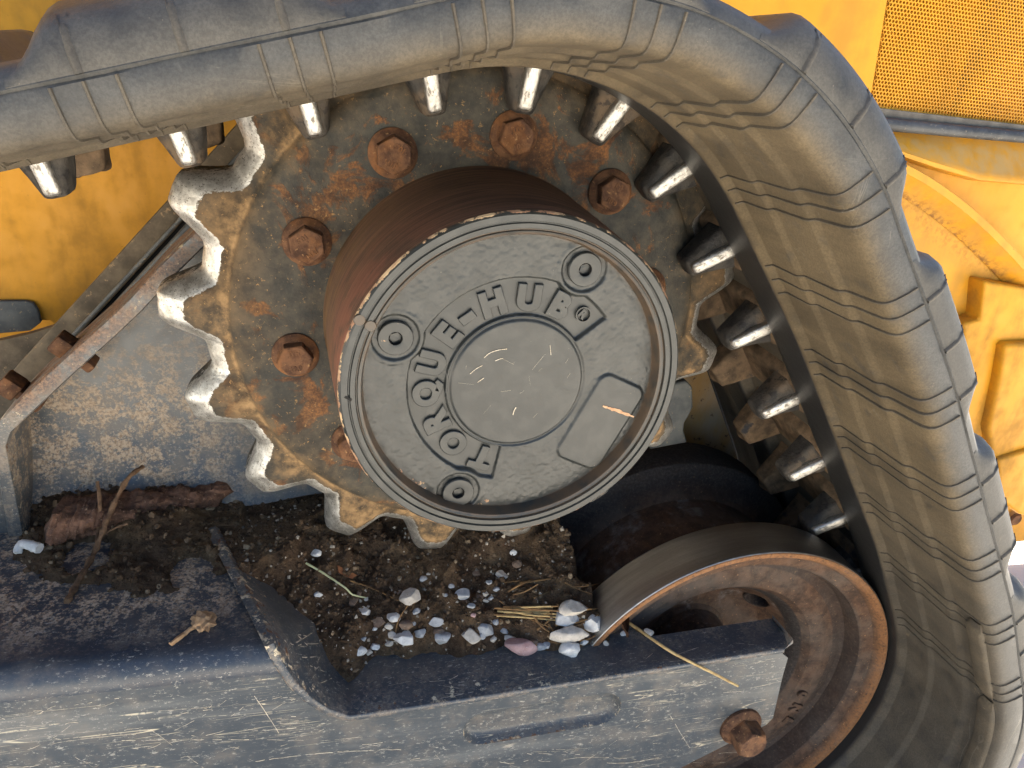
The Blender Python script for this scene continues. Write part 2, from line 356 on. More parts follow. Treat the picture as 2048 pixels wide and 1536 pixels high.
def m_mud():
    k = N('mud'); a = k.noise(55, 7, .7); b = k.noise(260, 6, .75); c = k.noise(18, 5)
    col = k.mix(k.ramp(a, .3, .7), (.045, .029, .019), (.150, .096, .058)); col = k.mix(k.mth('MULTIPLY', k.ramp(c, .5, .68), .65), col, (.21, .14, .082))
    col = k.mix(k.mth('MULTIPLY', k.attr(1), k.ramp(a, .25, .6)), col, (.20, .13, .072))
    v = k.voro(190); col = k.mix(k.mth('MULTIPLY', k.ramp(v, 0, .16, 1, 0), k.ramp(k.noise(45, 3), .5, .64)), col, (.32, .27, .21))
    v2 = k.voro(420, off=(1, 1, 1)); col = k.mix(k.mth('MULTIPLY', k.ramp(v2, 0, .12, 1, 0), .6), col, (.42, .36, .29))
    red = k.ramp(k.noise(30, 5, off=(7, 1, 0)), .62, .7); col = k.mix(k.mth('MULTIPLY', red, .5), col, (.12, .045, .025))
    return k.out(col, .9, 0, k.bump(b, 1.0, .004, k.bump(a, 1.0, .010)), .1)
def m_simple(name, c1, c2, scale, rough=.7, bumpd=.001, metal=0.0, stretch=(1, 1, 1), strength=.5, hi=None):
    k = N(name); a = k.noise(scale, 6, .65, st=stretch, rnd=True); f = k.noise(scale * 5, 4, .7, rnd=True)
    col = k.mix(k.ramp(a, .32, .68), c1, c2)
    if hi: col = k.mix(k.ramp(f, .6, .68), col, hi)
    return k.out(col, rough, metal, k.bump(f, strength * .6, bumpd * .5, k.bump(a, strength, bumpd)), .25)
def m_ground():
    k = N('concrete'); a = k.noise(1.5, 6); f = k.noise(60, 6, .7)
    col = k.mix(k.ramp(a, .3, .7), (.54, .495, .42), (.64, .59, .51)); col = k.mix(k.mth('MULTIPLY', k.ramp(f, .5, .7), .35), col, (.44, .39, .32))
    jc = k.n('ShaderNodeTexBrick')
    return k.out(col, .85, 0, k.bump(f, .4, .003))
RUB, LUG, LUGF, BAR, SPR, RB, HUBS, HUBP = m_rubber(), m_lug(), m_lugfar(), m_bar(), m_sprocket(), m_rustbolt(), m_hubside(), m_hubpaint()
FRMT = m_frame('frame_paint_shaded_top', .35, False, (.022, .030, .044), (.036, .046, .060)); FRM, FRMD = m_frame(), m_frame('frame_paint_dusty', .8, False)  # FRMT: scratch-free copy, base darkened and bluer for shade on the beam top
YEL, YELD, IDL, MUD, GND = m_yellow(), m_yellow('yellow_paint_grimy', .95), m_idler(), m_mud(), m_ground()
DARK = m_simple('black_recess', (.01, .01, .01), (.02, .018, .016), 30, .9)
GREYM = m_simple('grey_steel', (.06, .065, .068), (.12, .122, .115), 40, .5, .001, 0.0, (1, 1, 1), .3, (.3, .22, .13))
BROWNP = m_simple('brown_dusty_steel', (.075, .058, .04), (.19, .145, .095), 26, .75, .001, 0.0, (1, 1, 1), .3, (.3, .2, .11))
SEAL = m_simple('rubber_seal', (.030, .032, .036), (.065, .067, .07), 40, .45, .001, 0, (1, 1, 1), .3, (.16, .14, .11))
SEALD = m_simple('dusty_trim', (.10, .088, .074), (.17, .148, .12), 40, .75, .001, 0, (1, 1, 1), .3)

# ------------------------------------------------------------------ ground
GZ = -0.70
def gz(x, y): return GZ
g = mk('ground', [(-40, -40, GZ), (40, -40, GZ), (40, 40, GZ), (-40, 40, GZ)], [(0, 1, 2, 3)], GND, smooth=0); tag(g, kind='structure')

# ------------------------------------------------------------------ rubber track
TL, TR, RP = radians(106.7), radians(35.2), 0.2345
IX, IZ = 0.284, -0.396
NL, DL = Vector((cos(TL), 0, sin(TL))), Vector((sin(TL), 0, -cos(TL)))
NR, DR = Vector((cos(TR), 0, sin(TR))), Vector((sin(TR), 0, -cos(TR)))
SA = RP * (TL - TR); LR = IX * DR.x + IZ * DR.z; IO = IX * NR.x + IZ * NR.z
def lift(s): return .010 * sm(.24, .45, s) * (1 - sm(.66, .82, s))
def path(s, o):
    o += lift(s)
    if s < 0: return DL * s + NL * o, NL, DL
    if s < SA:
        th = TL - s / RP; n = Vector((cos(th), 0, sin(th))); return n * o, n, Vector((sin(th), 0, -cos(th)))
    if s < SA + LR: return DR * (s - SA) + NR * o, NR, DR
    th = TR - (s - SA - LR) / (RP - IO); n = Vector((cos(th), 0, sin(th)))
    return Vector((IX, 0, IZ)) + n * (o - IO), n, Vector((sin(th), 0, -cos(th)))
YC = 0.022
half = [(-.150, .2505), (-.205, .2500), (-.2150, .2478), (-.2190, .2440), (-.2212, .2397), (-.2202, .2384), (-.2212, .2371), (-.2212, .2300), (-.2203, .2222), (-.2190, .2188), (-.2165, .2164), (-.2125, .2150), (-.2070, .2144), (-.1880, .2132), (-.1845, .2126), (-.1810, .2104), (-.1780, .2098),
        (-.1450, .2092), (-.1425, .2086), (-.1395, .2066), (-.1370, .2061), (-.1100, .2056), (-.1080, .2050), (-.1040, .2012), (-.1010, .2002), (-.097, .2), (-.060, .2), (-.054, .2006), (-.0505, .203), (-.0485, .209), (-.046, .2135), (-.040, .2150)]
prof = half + [(YC, .2152)] + [(2 * YC - y, o) for (y, o) in reversed(half)]
S0, S1, DS = -0.62, SA + LR + (RP - IO) * 2.3, 0.006
ns = int((S1 - S0) / DS) + 1
V, Mk = [], []
for i in range(ns):
    s = S0 + i * DS
    for (y, o) in prof:
        wob = .0008 * fbm(s * 14, y * 9, 1.3, 2) if -.2205 < y < -.12 else 0
        p, n, t = path(s, o + wob); V.append((p.x, y, p.z))
        rub = 1.0 if (-.101 < y < -.052 or .096 < y < .145) and s > SA * .2 else 0.0
        dust = sm(.2300, .2150, o) * (1 - rub) * (.55 + .45 * sm(-.2, .35, s)) * (1 - .55 * sm(.45, .80, s))
        if y > -.05: dust *= .5
        Mk.append((rub, dust, 0))
track = empty('rubber_track', (0.1, YC, -.45), 'thick black rubber crawler track wrapped over the toothed sprocket and the idler wheel', 'rubber track')
mk('belt', V, [tuple(reversed(f)) for f in grid_faces(ns, len(prof), wrap_v=True)], RUB, track, 40, Mk)

# tread blocks on the outside, near row and staggered far row
PT = 0.1725
def tread(s0, y0, y1):
    V, nu = [], 30; hw = .071
    sec = lambda ht: [(y0 + .002, .236), (y0 - .0006, .2405), (y0 + .0012, .2405 + .38 * ht), (y0 + .0055, .2405 + .62 * ht), (y0 + .013, .2405 + .80 * ht), (y0 + .026, .2405 + .94 * ht), (lerp(y0, y1, .55), .2405 + ht), (y1 - .02, .2405 + ht), (y1, .246)]
    for i in range(nu):
        u = -1 + 2 * i / (nu - 1); ht = .0085 + .0215 * (1 - sm(.66, 1.0, abs(u)))
        for (y, o) in sec(ht):
            sk = .012 * (y - y0) / .2
            p, n, t = path(s0 + u * hw + sk, o); V.append((p.x, y, p.z))
    F = [tuple(reversed(f)) for f in grid_faces(nu, 9)]
    F += [tuple(range(9)), tuple(reversed(range((nu - 1) * 9, nu * 9)))]
    return mk('tread_block', V, F, RUB, track, 50, [(0, .12, 0)] * len(V))
for k in range(-4, 6):
    sc_ = .134 + PT * (k + .5)
    if S0 + .1 < sc_ < S1 - .1:
        tread(sc_, -.2205, .0); 
        if sc_ + PT * .5 < S1 - .1: tread(sc_ + PT * .5, .03, .263)
# raised mould lines: three beside every drive lug, running over the side and the inner face
P17 = RP * 2 * pi / 17
def rib_mesh(s, pr, wid, hgt):
    V = []
    for j, (y, o) in enumerate(pr):
        a = pr[max(0, j - 1)]; b = pr[min(len(pr) - 1, j + 1)]; ty, to = b[0] - a[0], b[1] - a[1]; L = sqrt(ty * ty + to * to)
        ny, no = (to / L, -ty / L)
        if ny > 0: ny, no = -ny, -no
        if abs(to) < abs(ty) and no > 0: ny, no = -ny, -no
        for (ds, h) in ((-wid, -.0006), (-wid * .45, hgt), (wid * .45, hgt), (wid, -.0006)):
            p, n, t = path(s + ds, o + no * h); V.append((p.x, y + ny * h, p.z))
    return V, grid_faces(len(pr), 4)
inner = [q for q in half if .2005 < q[1] < .2372 and q[0] < -.10]
dense = []
for a, b in zip(inner[:-1], inner[1:]):
    for t in (0, .5): dense.append((lerp(a[0], b[0], t), lerp(a[1], b[1], t)))
dense.append(inner[-1])
for k in range(-5, 10):
    for j, d in enumerate((-.0135, 0.0, .0135)):
        s = .007 + P17 * k + d
        if S0 + .05 < s < S1 - .05:
            V, F = rib_mesh(s, dense, .0011, .0011); mk('mould_rib', V, F, RUB, track, 60, [(0, .5, 0)] * len(V))
outer = [(-.2212, .2400), (-.2208, .2440), (-.2196, .2500), (-.2160, .2575), (-.2100, .2630)]
for k in range(-9, 18):
    s = .050 + P17 * .5 * k
    if S0 + .05 < s < S1 - .05:
        u = ((s - .134) / PT) % 1.0
        if .16 < u < .84:
            V, F = rib_mesh(s, outer, .0022, .0013); mk('mould_rib', V, F, RUB, track, 60, [(0, .3, 0)] * len(V))

# drive lugs: built once in a local frame (x along the path, z inward to the wheels, y across), then copied
def frustum(bm, x0, x1, y0a, y0b, y1a, y1b, z0, z1, bev, seg=2):
    vs_ = [bm.verts.new(q) for q in ((-x0, y0a, z0), (x0, y0a, z0), (x0, y0b, z0), (-x0, y0b, z0), (-x1, y1a, z1), (x1, y1a, z1), (x1, y1b, z1), (-x1, y1b, z1))]
    fs = [bm.faces.new([vs_[i] for i in f]) for f in ((3, 2, 1, 0), (4, 5, 6, 7), (0, 1, 5, 4), (1, 2, 6, 5), (2, 3, 7, 6), (3, 0, 4, 7))]
    es = list({e for f in fs for e in f.edges}); r = bmesh.ops.bevel(bm, geom=es, offset=bev, segments=seg, profile=.5, affect='EDGES')
bm = bmesh.new(); frustum(bm, .0240, .0086, -.041, -.006, -.0315, -.009, -.004, .0475, .0045, 3)
bmesh.ops.subdivide_edges(bm, edges=[e for e in bm.edges if e.calc_length() > .012], cuts=3, use_grid_fill=True)
for v in bm.verts: v.co += Vector((1, .7, .7)) * .0011 * fbm(v.co.x * 90, v.co.y * 90, v.co.z * 90, 2) - Vector((0, -.0045 * sm(.006, .013, abs(v.co.x)) * (1 if v.co.y < -.02 else 0), 0))
near0 = from_bm('drive_lug', bm, LUG, track, 60)
bm = bmesh.new()
frustum(bm, .0060, .0054, -.0435, -.032, -.0362, -.026, .004, .0455, .0036, 4)
bar0 = from_bm('wear_bar', bm, BAR, near0, 60)
bm = bmesh.new(); frustum(bm, .0265, .0125, .05, .086, .053, .076, -.004, .0475, .0045, 3)
bmesh.ops.subdivide_edges(bm, edges=[e for e in bm.edges if e.calc_length() > .012], cuts=3, use_grid_fill=True)
for v in bm.verts: v.co += Vector((1, 1, 1)) * .0016 * fbm(v.co.x * 70 + 4, v.co.y * 70, v.co.z * 70, 2)
far0 = from_bm('rear_drive_lug', bm, LUGF, track, 60)
bm = bmesh.new(); frustum(bm, .030, .022, -.044, .088, -.038, .082, -.006, .010, .004, 2)
core0 = from_bm('lug_core', bm, LUGF, track, 60)
first = True
for k in range(-6, 11):
    s = .003 + P17 * k
    if not (S0 + .05 < s < S1 - .05): continue
    p, n, t = path(s, .2155 + (.003 if s < 0 else 0.0))
    jj = random.uniform(-.05, .05)
    M = Matrix(((t.x, 0, -n.x, p.x), (0, 1, 0, 0), (t.z, 0, -n.z, p.z), (0, 0, 0, 1))) @ Matrix.Rotation(jj, 4, 'Y')
    Mp = Matrix.Translation(-Vector(track.location)) @ M
    if first:
        near0.matrix_basis = Mp; far0.matrix_basis = Mp; core0.matrix_basis = Mp; bar0.matrix_basis = Matrix(); first = False
    else:
        c = copy_part(near0, track, Mp); copy_part(bar0, c, Matrix()); copy_part(far0, track, Mp); copy_part(core0, track, Mp)

# ------------------------------------------------------------------ drive sprocket and hub
spr = empty('drive_sprocket', (0, 0, -.25), 'rusty toothed drive sprocket with bolted disc and big round grey hub', 'sprocket')
NTOOTH, PH = 17, 2.770
def rt(phi, tip, root, wid, shp):
    u = ((phi - PH) / (2 * pi / NTOOTH)) % 1.0; u = min(u, 1 - u) * 2          # 0 on the tooth, 1 in the gap
    return lerp(tip, root, sm(wid - shp, wid + shp, u))
def tooth_var(phi):
    k = round((phi - PH) / (2 * pi / NTOOTH)); return noise.noise(Vector((k * 3.7, 1.1, 0)))
nA = NTOOTH * 40
rings = [  # (tip, root, wid, shp, Y, wear, dust, rust, plain radius or None)
    (None, .112, -.006, 0, .3, .3), (None, .128, -.008, 0, .3, .25), (None, .150, -.008, 0, .22, .5), (None, .172, -.0080, 0, .25, .35), (None, .188, -.0074, 0, .45, .2), (None, .1945, -.0058, 0, .6, .15), (None, .1970, -.0016, 0, .85, .1), (None, .1988, -.0002, .02, .95, .1)]
tr = [((.2262, .2012, .38, .27), .0000, .03, 1.0, .25), ((.2290, .2040, .39, .28), .0005, .50, .9, .25), ((.2360, .2090, .42, .29), .0038, .95, .5, 0), ((.2430, .2140, .45, .30), .0088, 1.0, .2, 0), ((.2490, .2180, .48, .31), .0150, .9, .15, 0), ((.2512, .2198, .49, .31), .0205, .60, .3, 0), ((.2512, .2198, .49, .31), .040, .42, .4, 0), ((.248, .217, .47, .31), .0455, .2, .6, 0), ((.236, .208, .47, .31), .0475, .1, .8, 0)]
V, Mk = [], []
nr = len(rings) + len(tr) + 2
for i in range(nA):
    phi = 2 * pi * i / nA; tv = tooth_var(phi)
    for (_, r, y, we, du, ru) in rings:
        ctr = max(0, min(1, (r - .13) / .05)); low = .75 + .25 * sin(phi - 2.4 + pi)  # more dust low on the left
        dd = du * (1.25 if pi * .75 < phi % (2 * pi) < pi * 1.6 else .75)
        V.append((r * cos(phi), y, r * sin(phi))); Mk.append((we, dd, ru))
    for ((tip, root, wd, sh), y, we, du, ru) in tr:
        r = rt(phi, tip + .0016 * tv, root, wd + .02 * tv, sh) + .0006 * fbm(cos(phi) * 30, sin(phi) * 30, y * 60, 2)
        u = ((phi - PH) / (2 * pi / NTOOTH)) % 1.0; side = 1 - .55 * sm(.35, .9, min(u, 1 - u) * 2) * (1 if we < .5 else .12)
        du = du * (1.0 + .4 * sm(.2, .9, -sin(phi - .5)))
        ww = we * (.75 if (phi % (2 * pi)) > radians(245) or (phi % (2 * pi)) < radians(20) else 1.0) * (side if y < .002 else 1)
        V.append((r * cos(phi), y + (.0015 * (1 - cos(2 * pi * u)) * .5 if y < .002 else 0), r * sin(phi))); Mk.append((ww, du, ru))
    V.append((.18 * cos(phi), .050, .18 * sin(phi))); Mk.append((0, .8, .2)); V.append((.10 * cos(phi), .050, .10 * sin(phi))); Mk.append((0, .8, .2))
mk('toothed_disc', V, [tuple(reversed(f)) for f in grid_faces(nA, nr, wrap_u=True)], SPR, spr, 50, Mk)

def text_mesh(name, body, size, ext, bev, off, mat, M, parent, spacing=1.0):
    cu = bpy.data.curves.new('t', 'FONT'); cu.body = body; cu.size = size; cu.align_x = 'CENTER'; cu.align_y = 'CENTER'
    cu.extrude = ext; cu.bevel_depth = bev; cu.bevel_resolution = 2; cu.offset = off; cu.resolution_u = 8; cu.space_character = spacing
    to = bpy.data.objects.new('t', cu); COL.objects.link(to); dg = bpy.context.evaluated_depsgraph_get(); dg.update()
    me = bpy.data.meshes.new_from_object(to.evaluated_get(dg)); bpy.data.objects.remove(to); bpy.data.curves.remove(cu)
    bm = bmesh.new(); bm.from_mesh(me); bpy.data.meshes.remove(me)
    xs = [v.co.x for v in bm.verts]; ys = [v.co.y for v in bm.verts]; c = Vector(((min(xs) + max(xs)) / 2, (min(ys) + max(ys)) / 2, 0))
    for v in bm.verts: v.co -= c
    bmesh.ops.transform(bm, matrix=M, verts=bm.verts)
    return from_bm(name, bm, mat, parent, 40)
def face_m(x, y, z, ang):
    """text plane: letter up = direction ang in XZ, facing -Y"""
    up = Vector((cos(ang), 0, sin(ang))); rt_ = Vector((sin(ang), 0, -cos(ang)))
    return Matrix(((rt_.x, up.x, 0, x), (0, 0, -1, y), (rt_.z, up.z, 0, z), (0, 0, 0, 1)))

# bolts
BR, BPH = .1507, .838
def hexbolt(name, r_hex, h_hex, r_fl, h_fl, mat):
    """flanged hex head, axis along -Y, seated at the local origin"""
    prof_ = [(r_fl * .2, .001), (r_fl, .001), (r_fl * 1.0, -h_fl * .45), (r_fl * .93, -h_fl * .8), (r_hex * 1.02, -h_fl * 1.25), (r_hex * .8, -h_fl * 1.3)]
    fl = lathe('bolt_flange', prof_, 0, 0, mat, None, 40)
    V, F = [], []
    levels = [(-h_fl, 1.0, 0), (-(h_fl + h_hex * .80), 1.0, 0), (-(h_fl + h_hex * .93), .965, .3), (-(h_fl + h_hex), .88, .9), (-(h_fl + h_hex * .985), .55, 1), (-(h_fl + h_hex * .975), .02, 1)]
    for (y, sc_, rd) in levels:
        for k in range(48):
            a = 2 * pi * k / 48; am = (a % (pi / 3)) - pi / 6
            rh = r_hex * .866 / cos(am); r = lerp(rh, r_hex * .93, rd) * sc_
            V.append((r * cos(a), y, r * sin(a)))
    F = grid_faces(len(levels), 48, wrap_v=True) + [tuple(reversed(range(48 * 5, 48 * 6)))]
    hd = mk('hex_head', V, [tuple(reversed(f)) for f in F], mat, None, 28)
    return fl, hd
fl0, hd0 = hexbolt('bolt', .0142, .0105, .0185, .0045, RB)
tx0 = text_mesh('grade_mark', '10.9', .0056, .0002, .0001, .0001, RB, face_m(0, -.0150, -.0062, pi / 2), None)
tx1 = text_mesh('maker_mark', 'JYH', .0056, .0002, .0001, .0001, RB, face_m(0, -.0150, .0062, pi / 2), None)
me_fl = fl0.data
for k in range(10):
    a = BPH + 2 * pi * k / 10; x, z = BR * cos(a), BR * sin(a)
    b = fl0 if k == 0 else fl0.copy()
    if k: COL.objects.link(b)
    b.name = 'bolt'; b.parent = spr; b.location = Vector((x, -.0078, z)) - Vector(spr.location)
    for src in (hd0, tx0, tx1):
        h = src if k == 0 else src.copy()
        if k: COL.objects.link(h)
        h.parent = b; h.location = (0, 0, 0)
    b.rotation_euler = (0, random.uniform(0, 6.28) if k else .4, 0)
# cast number on the disc
for ch, pxy in (('5', (952, 172)), ('4', (1003, 168))):
    p = at(pxy[0], pxy[1], -.001); text_mesh('cast_number', ch, .024, .0014, .0008, .0009, SPR, face_m(p.x, -.0005, p.z, atan2(p.z, p.x)), spr)

# hub housing
HY = -.1424
hp = [(.1262, -.004), (.1256, -.010), (.1243, -.013), (.1240, -.05), (.1225, -.09), (.1205, -.130), (.1203, -.1385), (.1192, -.1412), (.1175, HY)]
lathe('hub_housing', hp, 0, 0, HUBS, spr, 160, 30, lambda r, y, a: (0, (.9 * sm(-.13, -.03, y) * (.4 + .6 * max(0, -cos(a - .6)))), .8 * sm(-.06, -.12, y) * max(0, cos(a - radians(200)))))
fp = [(.1200, -.1395), (.1192, -.1414), (.1178, HY - .0004), (.1138, HY - .0003), (.1132, HY + .0012), (.1126, HY + .0012), (.1120, HY - .0001), (.1090, HY + .0000), (.1083, HY + .0020), (.1078, HY + .0020), (.1072, HY + .0008), (.1052, HY + .0018), (.1040, HY + .0050), (.1036, HY + .0100), (.1030, HY + .0114)]
ring = lathe('retaining_ring', fp, 0, 0, HUBP, spr, 200, 22, lambda r, y, a: (.9 if r > .1185 else (.15 if r > .1135 else 0), 0, .95 if y > HY + .0015 else 0))
for (pxx, pyy, rr) in ((719, 640, .004), (741, 652, .004)):
    p = at(pxx, pyy, HY); lathe('pry_notch', [(.0001, HY - .0006), (rr * .85, HY - .0006), (rr, HY + .0004)], p.x, p.z, HUBP, ring, 20, 30, lambda r, y, a: (0, 0, .9))
p = at(703, 800, HY); q = at(690, 793, HY); d = (q - p).normalized(); nrm = Vector((-d.z, 0, d.x))
mk('ring_gap', [p - nrm * .0008 + Vector((0, -.0007, 0)), p + nrm * .0008 + Vector((0, -.0007, 0)), q + nrm * .0008 + Vector((0, -.0007, 0)), q - nrm * .0008 + Vector((0, -.0007, 0))], [(0, 1, 2, 3)], DARK, ring, 0)
# cover plate: polar grid with a sunk arc channel round a centre boss
CY = HY + .0112
A0, A1 = radians(40), radians(262)
CHC = (.003, -.003)
def rr_rect(x, z):
    cx_, cz_ = .0695, -.0345; d = Vector((-.030, -.068)).normalized(); e = Vector((d.y, -d.x))
    u = (x - cx_) * d.x + (z - cz_) * d.y; v = (x - cx_) * e.x + (z - cz_) * e.y
    hu, hv, rc = .0365, .0195, .008
    qx, qz = abs(u) - hu + rc, abs(v) - hv + rc
    return sqrt(max(qx, 0) ** 2 + max(qz, 0) ** 2) + min(max(qx, qz), 0) - rc
SCR = [(atan2(.081, .041), .0905), (atan2(.031, -.083), .0885), (atan2(-.093, -.034), .0955)]
def cover_h(x, z):
    """height towards the viewer"""
    r = sqrt(x * x + z * z); xx, zz = x - CHC[0], z - CHC[1]; rb = sqrt(xx * xx + zz * zz); a = atan2(zz, xx) % (2 * pi)
    h = 0.0
    ang = min(1, max(0, min((a - A0), (A1 - a)) * rb / .0014 + .5)); ch = ang * sm(.0775, .0762, rb) * sm(.0498, .0510, rb)
    h -= .0034 * ch
    h -= .0012 * (sm(.0498, .0490, rb) - sm(.0478, .0470, rb)) * (1 - ch)            # groove round the boss
    h += .0006 * sm(.0475, .0460, rb)
    h += .0022 * sm(.0010, -.0012, rr_rect(x, z))
    for (sa, sr) in SCR:
        d = sqrt((x - sr * cos(sa)) ** 2 + (z - sr * sin(sa)) ** 2)
        h = lerp(h, .0004, sm(.0205, .0180, d)); h -= .0020 * sm(.0165, .0150, d)
    rough_ = 1.0 if (rb > .0505 and ch < .5 and rr_rect(x, z) > 0) else .12
    h += rough_ * (.00030 * fbm(x * 260, z * 260, 0, 3) + .0003 * fbm(x * 60, z * 60, 5, 2))
    return h
V, Mk = [], []; G = 300; idx = {}
step = .212 / G
for i in range(G + 1):
    for j in range(G + 1):
        x, z = -.106 + i * step, -.106 + j * step
        if x * x + z * z < .1055 ** 2:
            idx[(i, j)] = len(V); V.append((x, CY - cover_h(x, z), z))
            r = sqrt(x * x + z * z); a = atan2(z, x)
            Mk.append((.55 * sm(.094, .101, r) * (1 if radians(-160) < a < radians(-95) else 0), 0, .5 * sm(.101, .1035, r)))
F = [(idx[(i, j)], idx[(i + 1, j)], idx[(i + 1, j + 1)], idx[(i, j + 1)]) for (i, j) in idx if (i + 1, j) in idx and (i + 1, j + 1) in idx and (i, j + 1) in idx]
cover = mk('hub_cover', V, F, HUBP, spr, 0, Mk); cover.data.shade_smooth()
for ch, deg, rad_, size, off in (('T', 251, .0625, .0230, .0012), ('O', 228, .0625, .0222, .0011), ('R', 206.5, .0625, .0230, .0012), ('Q', 186.5, .0625, .0222, .0011), ('U', 166, .0625, .0230, .0012), ('E', 145, .0625, .0230, .0012), ('-', 129, .0615, .030, .0013), ('H', 111, .0625, .0230, .0012), ('U', 88, .0625, .0230, .0012), ('B', 66.5, .0625, .0230, .0012)):
    a = radians(deg); text_mesh('letter', ch, size, .0013, .0007, off, HUBP, face_m(CHC[0] + rad_ * cos(a), CY + .0028, CHC[1] + rad_ * sin(a), a), cover)
a = radians(50.5); cxx, czz = CHC[0] + .0665 * cos(a), CHC[1] + .0665 * sin(a)
text_mesh('registered_mark', 'R', .0082, .0008, .0003, .0003, HUBP, face_m(cxx, CY + .0022, czz, a), cover)
lathe('registered_circle', [(.0046, CY + .003), (.0048, CY + .0008), (.0056, CY + .0008), (.0058, CY + .003)], cxx, czz, HUBP, cover, 40)
for (sa, sr) in SCR:
    x, z = sr * cos(sa), sr * sin(sa); y = CY + .0017
    sc1 = lathe('cover_screw', [(.0118, y + .001), (.0118, y - .0028), (.0112, y - .0036), (.0060, y - .0038), (.0046, y - .0034)], x, z, HUBP, spr, 40, 30, lambda r, y_, a_: (.38 if r < .007 else .2, 0, 0))
    V = [(x + .0046 * cos(pi / 3 * k + .3), y - .0036, z + .0046 * sin(pi / 3 * k + .3)) for k in range(6)] + [(x + .0042 * cos(pi / 3 * k + .3), y + .003, z + .0042 * sin(pi / 3 * k + .3)) for k in range(6)]
    mk('hex_socket', V, [(k, k + 6, (k + 1) % 6 + 6, (k + 1) % 6) for k in range(6)] + [tuple(range(6, 12))], DARK, sc1, 0)

# ------------------------------------------------------------------ idler wheel
idl = empty('idler_wheel', (IX, 0, IZ - .195), 'rusty double-flanged idler wheel with polished steel rim below the hub', 'wheel')
def im(r, y, a):
    pol = 0.0
    if r > .1925 and y < -.03: pol = 1.0
    if r > .187 and y > .08: pol = .25
    org = .6 if (.1860 < r < .1930 and y < -.086) else 0
    blk = .0  # black: shade painted into dish and step wall; rear flange's own tone
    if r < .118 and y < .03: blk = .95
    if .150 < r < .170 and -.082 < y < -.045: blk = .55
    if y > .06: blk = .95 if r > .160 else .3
    if r < .1535 and y > -.03: org, pol, blk = 0.06, .50, .1
    return (pol, org, blk)
wp = [(.150, .078), (.150, -.020), (.152, -.026), (.160, -.031), (.188, -.037), (.193, -.0385), (.195, -.041), (.195, -.0865), (.1942, -.0892), (.1925, -.0905), (.1885, -.0902), (.1866, -.0880), (.182, -.0805), (.172, -.0775), (.1685, -.0760), (.1662, -.0690), (.1640, -.0560), (.1610, -.0525)]
wweb = [(.1610, -.0525), (.150, -.0545), (.138, -.0565), (.124, -.0530), (.112, -.0400), (.100, -.0180), (.088, -.0010), (.072, .0080), (.050, .0090), (.046, .0040), (.045, -.0900), (.030, -.1000)]
wweb = [q for a, b in zip(wweb[:-1], wweb[1:]) for q in [(lerp(a[0], b[0], k / 8), lerp(a[1], b[1], k / 8)) for k in range(8)]] + [wweb[-1]]
a0 = at(1515, 1200, -.010); HANG = atan2(a0.z - IZ, a0.x - IX); HRAD = sqrt((a0.z - IZ) ** 2 + (a0.x - IX) ** 2)
HRAD = min(HRAD, .100); HY_ = min(wweb, key=lambda q: abs(q[0] - HRAD))[1]
HC = [Vector((IX + HRAD * cos(HANG + 2 * pi * k / 5), HY_, IZ + HRAD * sin(HANG + 2 * pi * k / 5))) for k in range(5)]
print('hole', HRAD, HY_)
body = lathe('wheel_rim', wp, IX, IZ, IDL, idl, 160, 30, im)
web = lathe('wheel_web', wweb, IX, IZ, IDL, idl, 360, 30, im, lambda c: any((c - h).length < .0142 for h in HC))
lathe('rear_flange', [(.149, .070), (.155, .076), (.170, .080), (.186, .082), (.190, .085), (.1915, .090), (.1915, .135), (.188, .140), (.10, .141)], IX, IZ, IDL, idl, 160, 30, im)
for k in range(5):
    ang = HANG + 2 * pi * k / 5; rdir = Vector((cos(ang), 0, sin(ang))); V = []
    n_ax = Vector((-.70 * rdir.x, -.72, -.70 * rdir.z)).normalized(); e1 = rdir - n_ax * rdir.dot(n_ax); e1.normalize(); e2 = n_ax.cross(e1)
    for (r_, dd) in ((.0172, -.0022), (.0160, .0004), (.0145, .0009), (.0130, .0002), (.0124, -.004), (.0122, -.014)):
        for j in range(32):
            th = 2 * pi * j / 32; V.append(HC[k] + e1 * (r_ * cos(th)) + e2 * (r_ * sin(th)) + n_ax * dd)
    mk('hole_lip', V, grid_faces(6, 32, wrap_v=True), IDL, web, 50, [(0, 0, .8)] * len(V))
# cast marks on the web
for (pxx, pyy, c) in ((1575, 1440, 'L'), (1590, 1415, 'N'), (1605, 1388, '0')):
    p = at(pxx, pyy, -.056); text_mesh('cast_mark', c, .016, .0010, .0009, .0006, IDL, face_m(p.x, -.0565, p.z, atan2(p.z - IZ, p.x - IX)), idl)

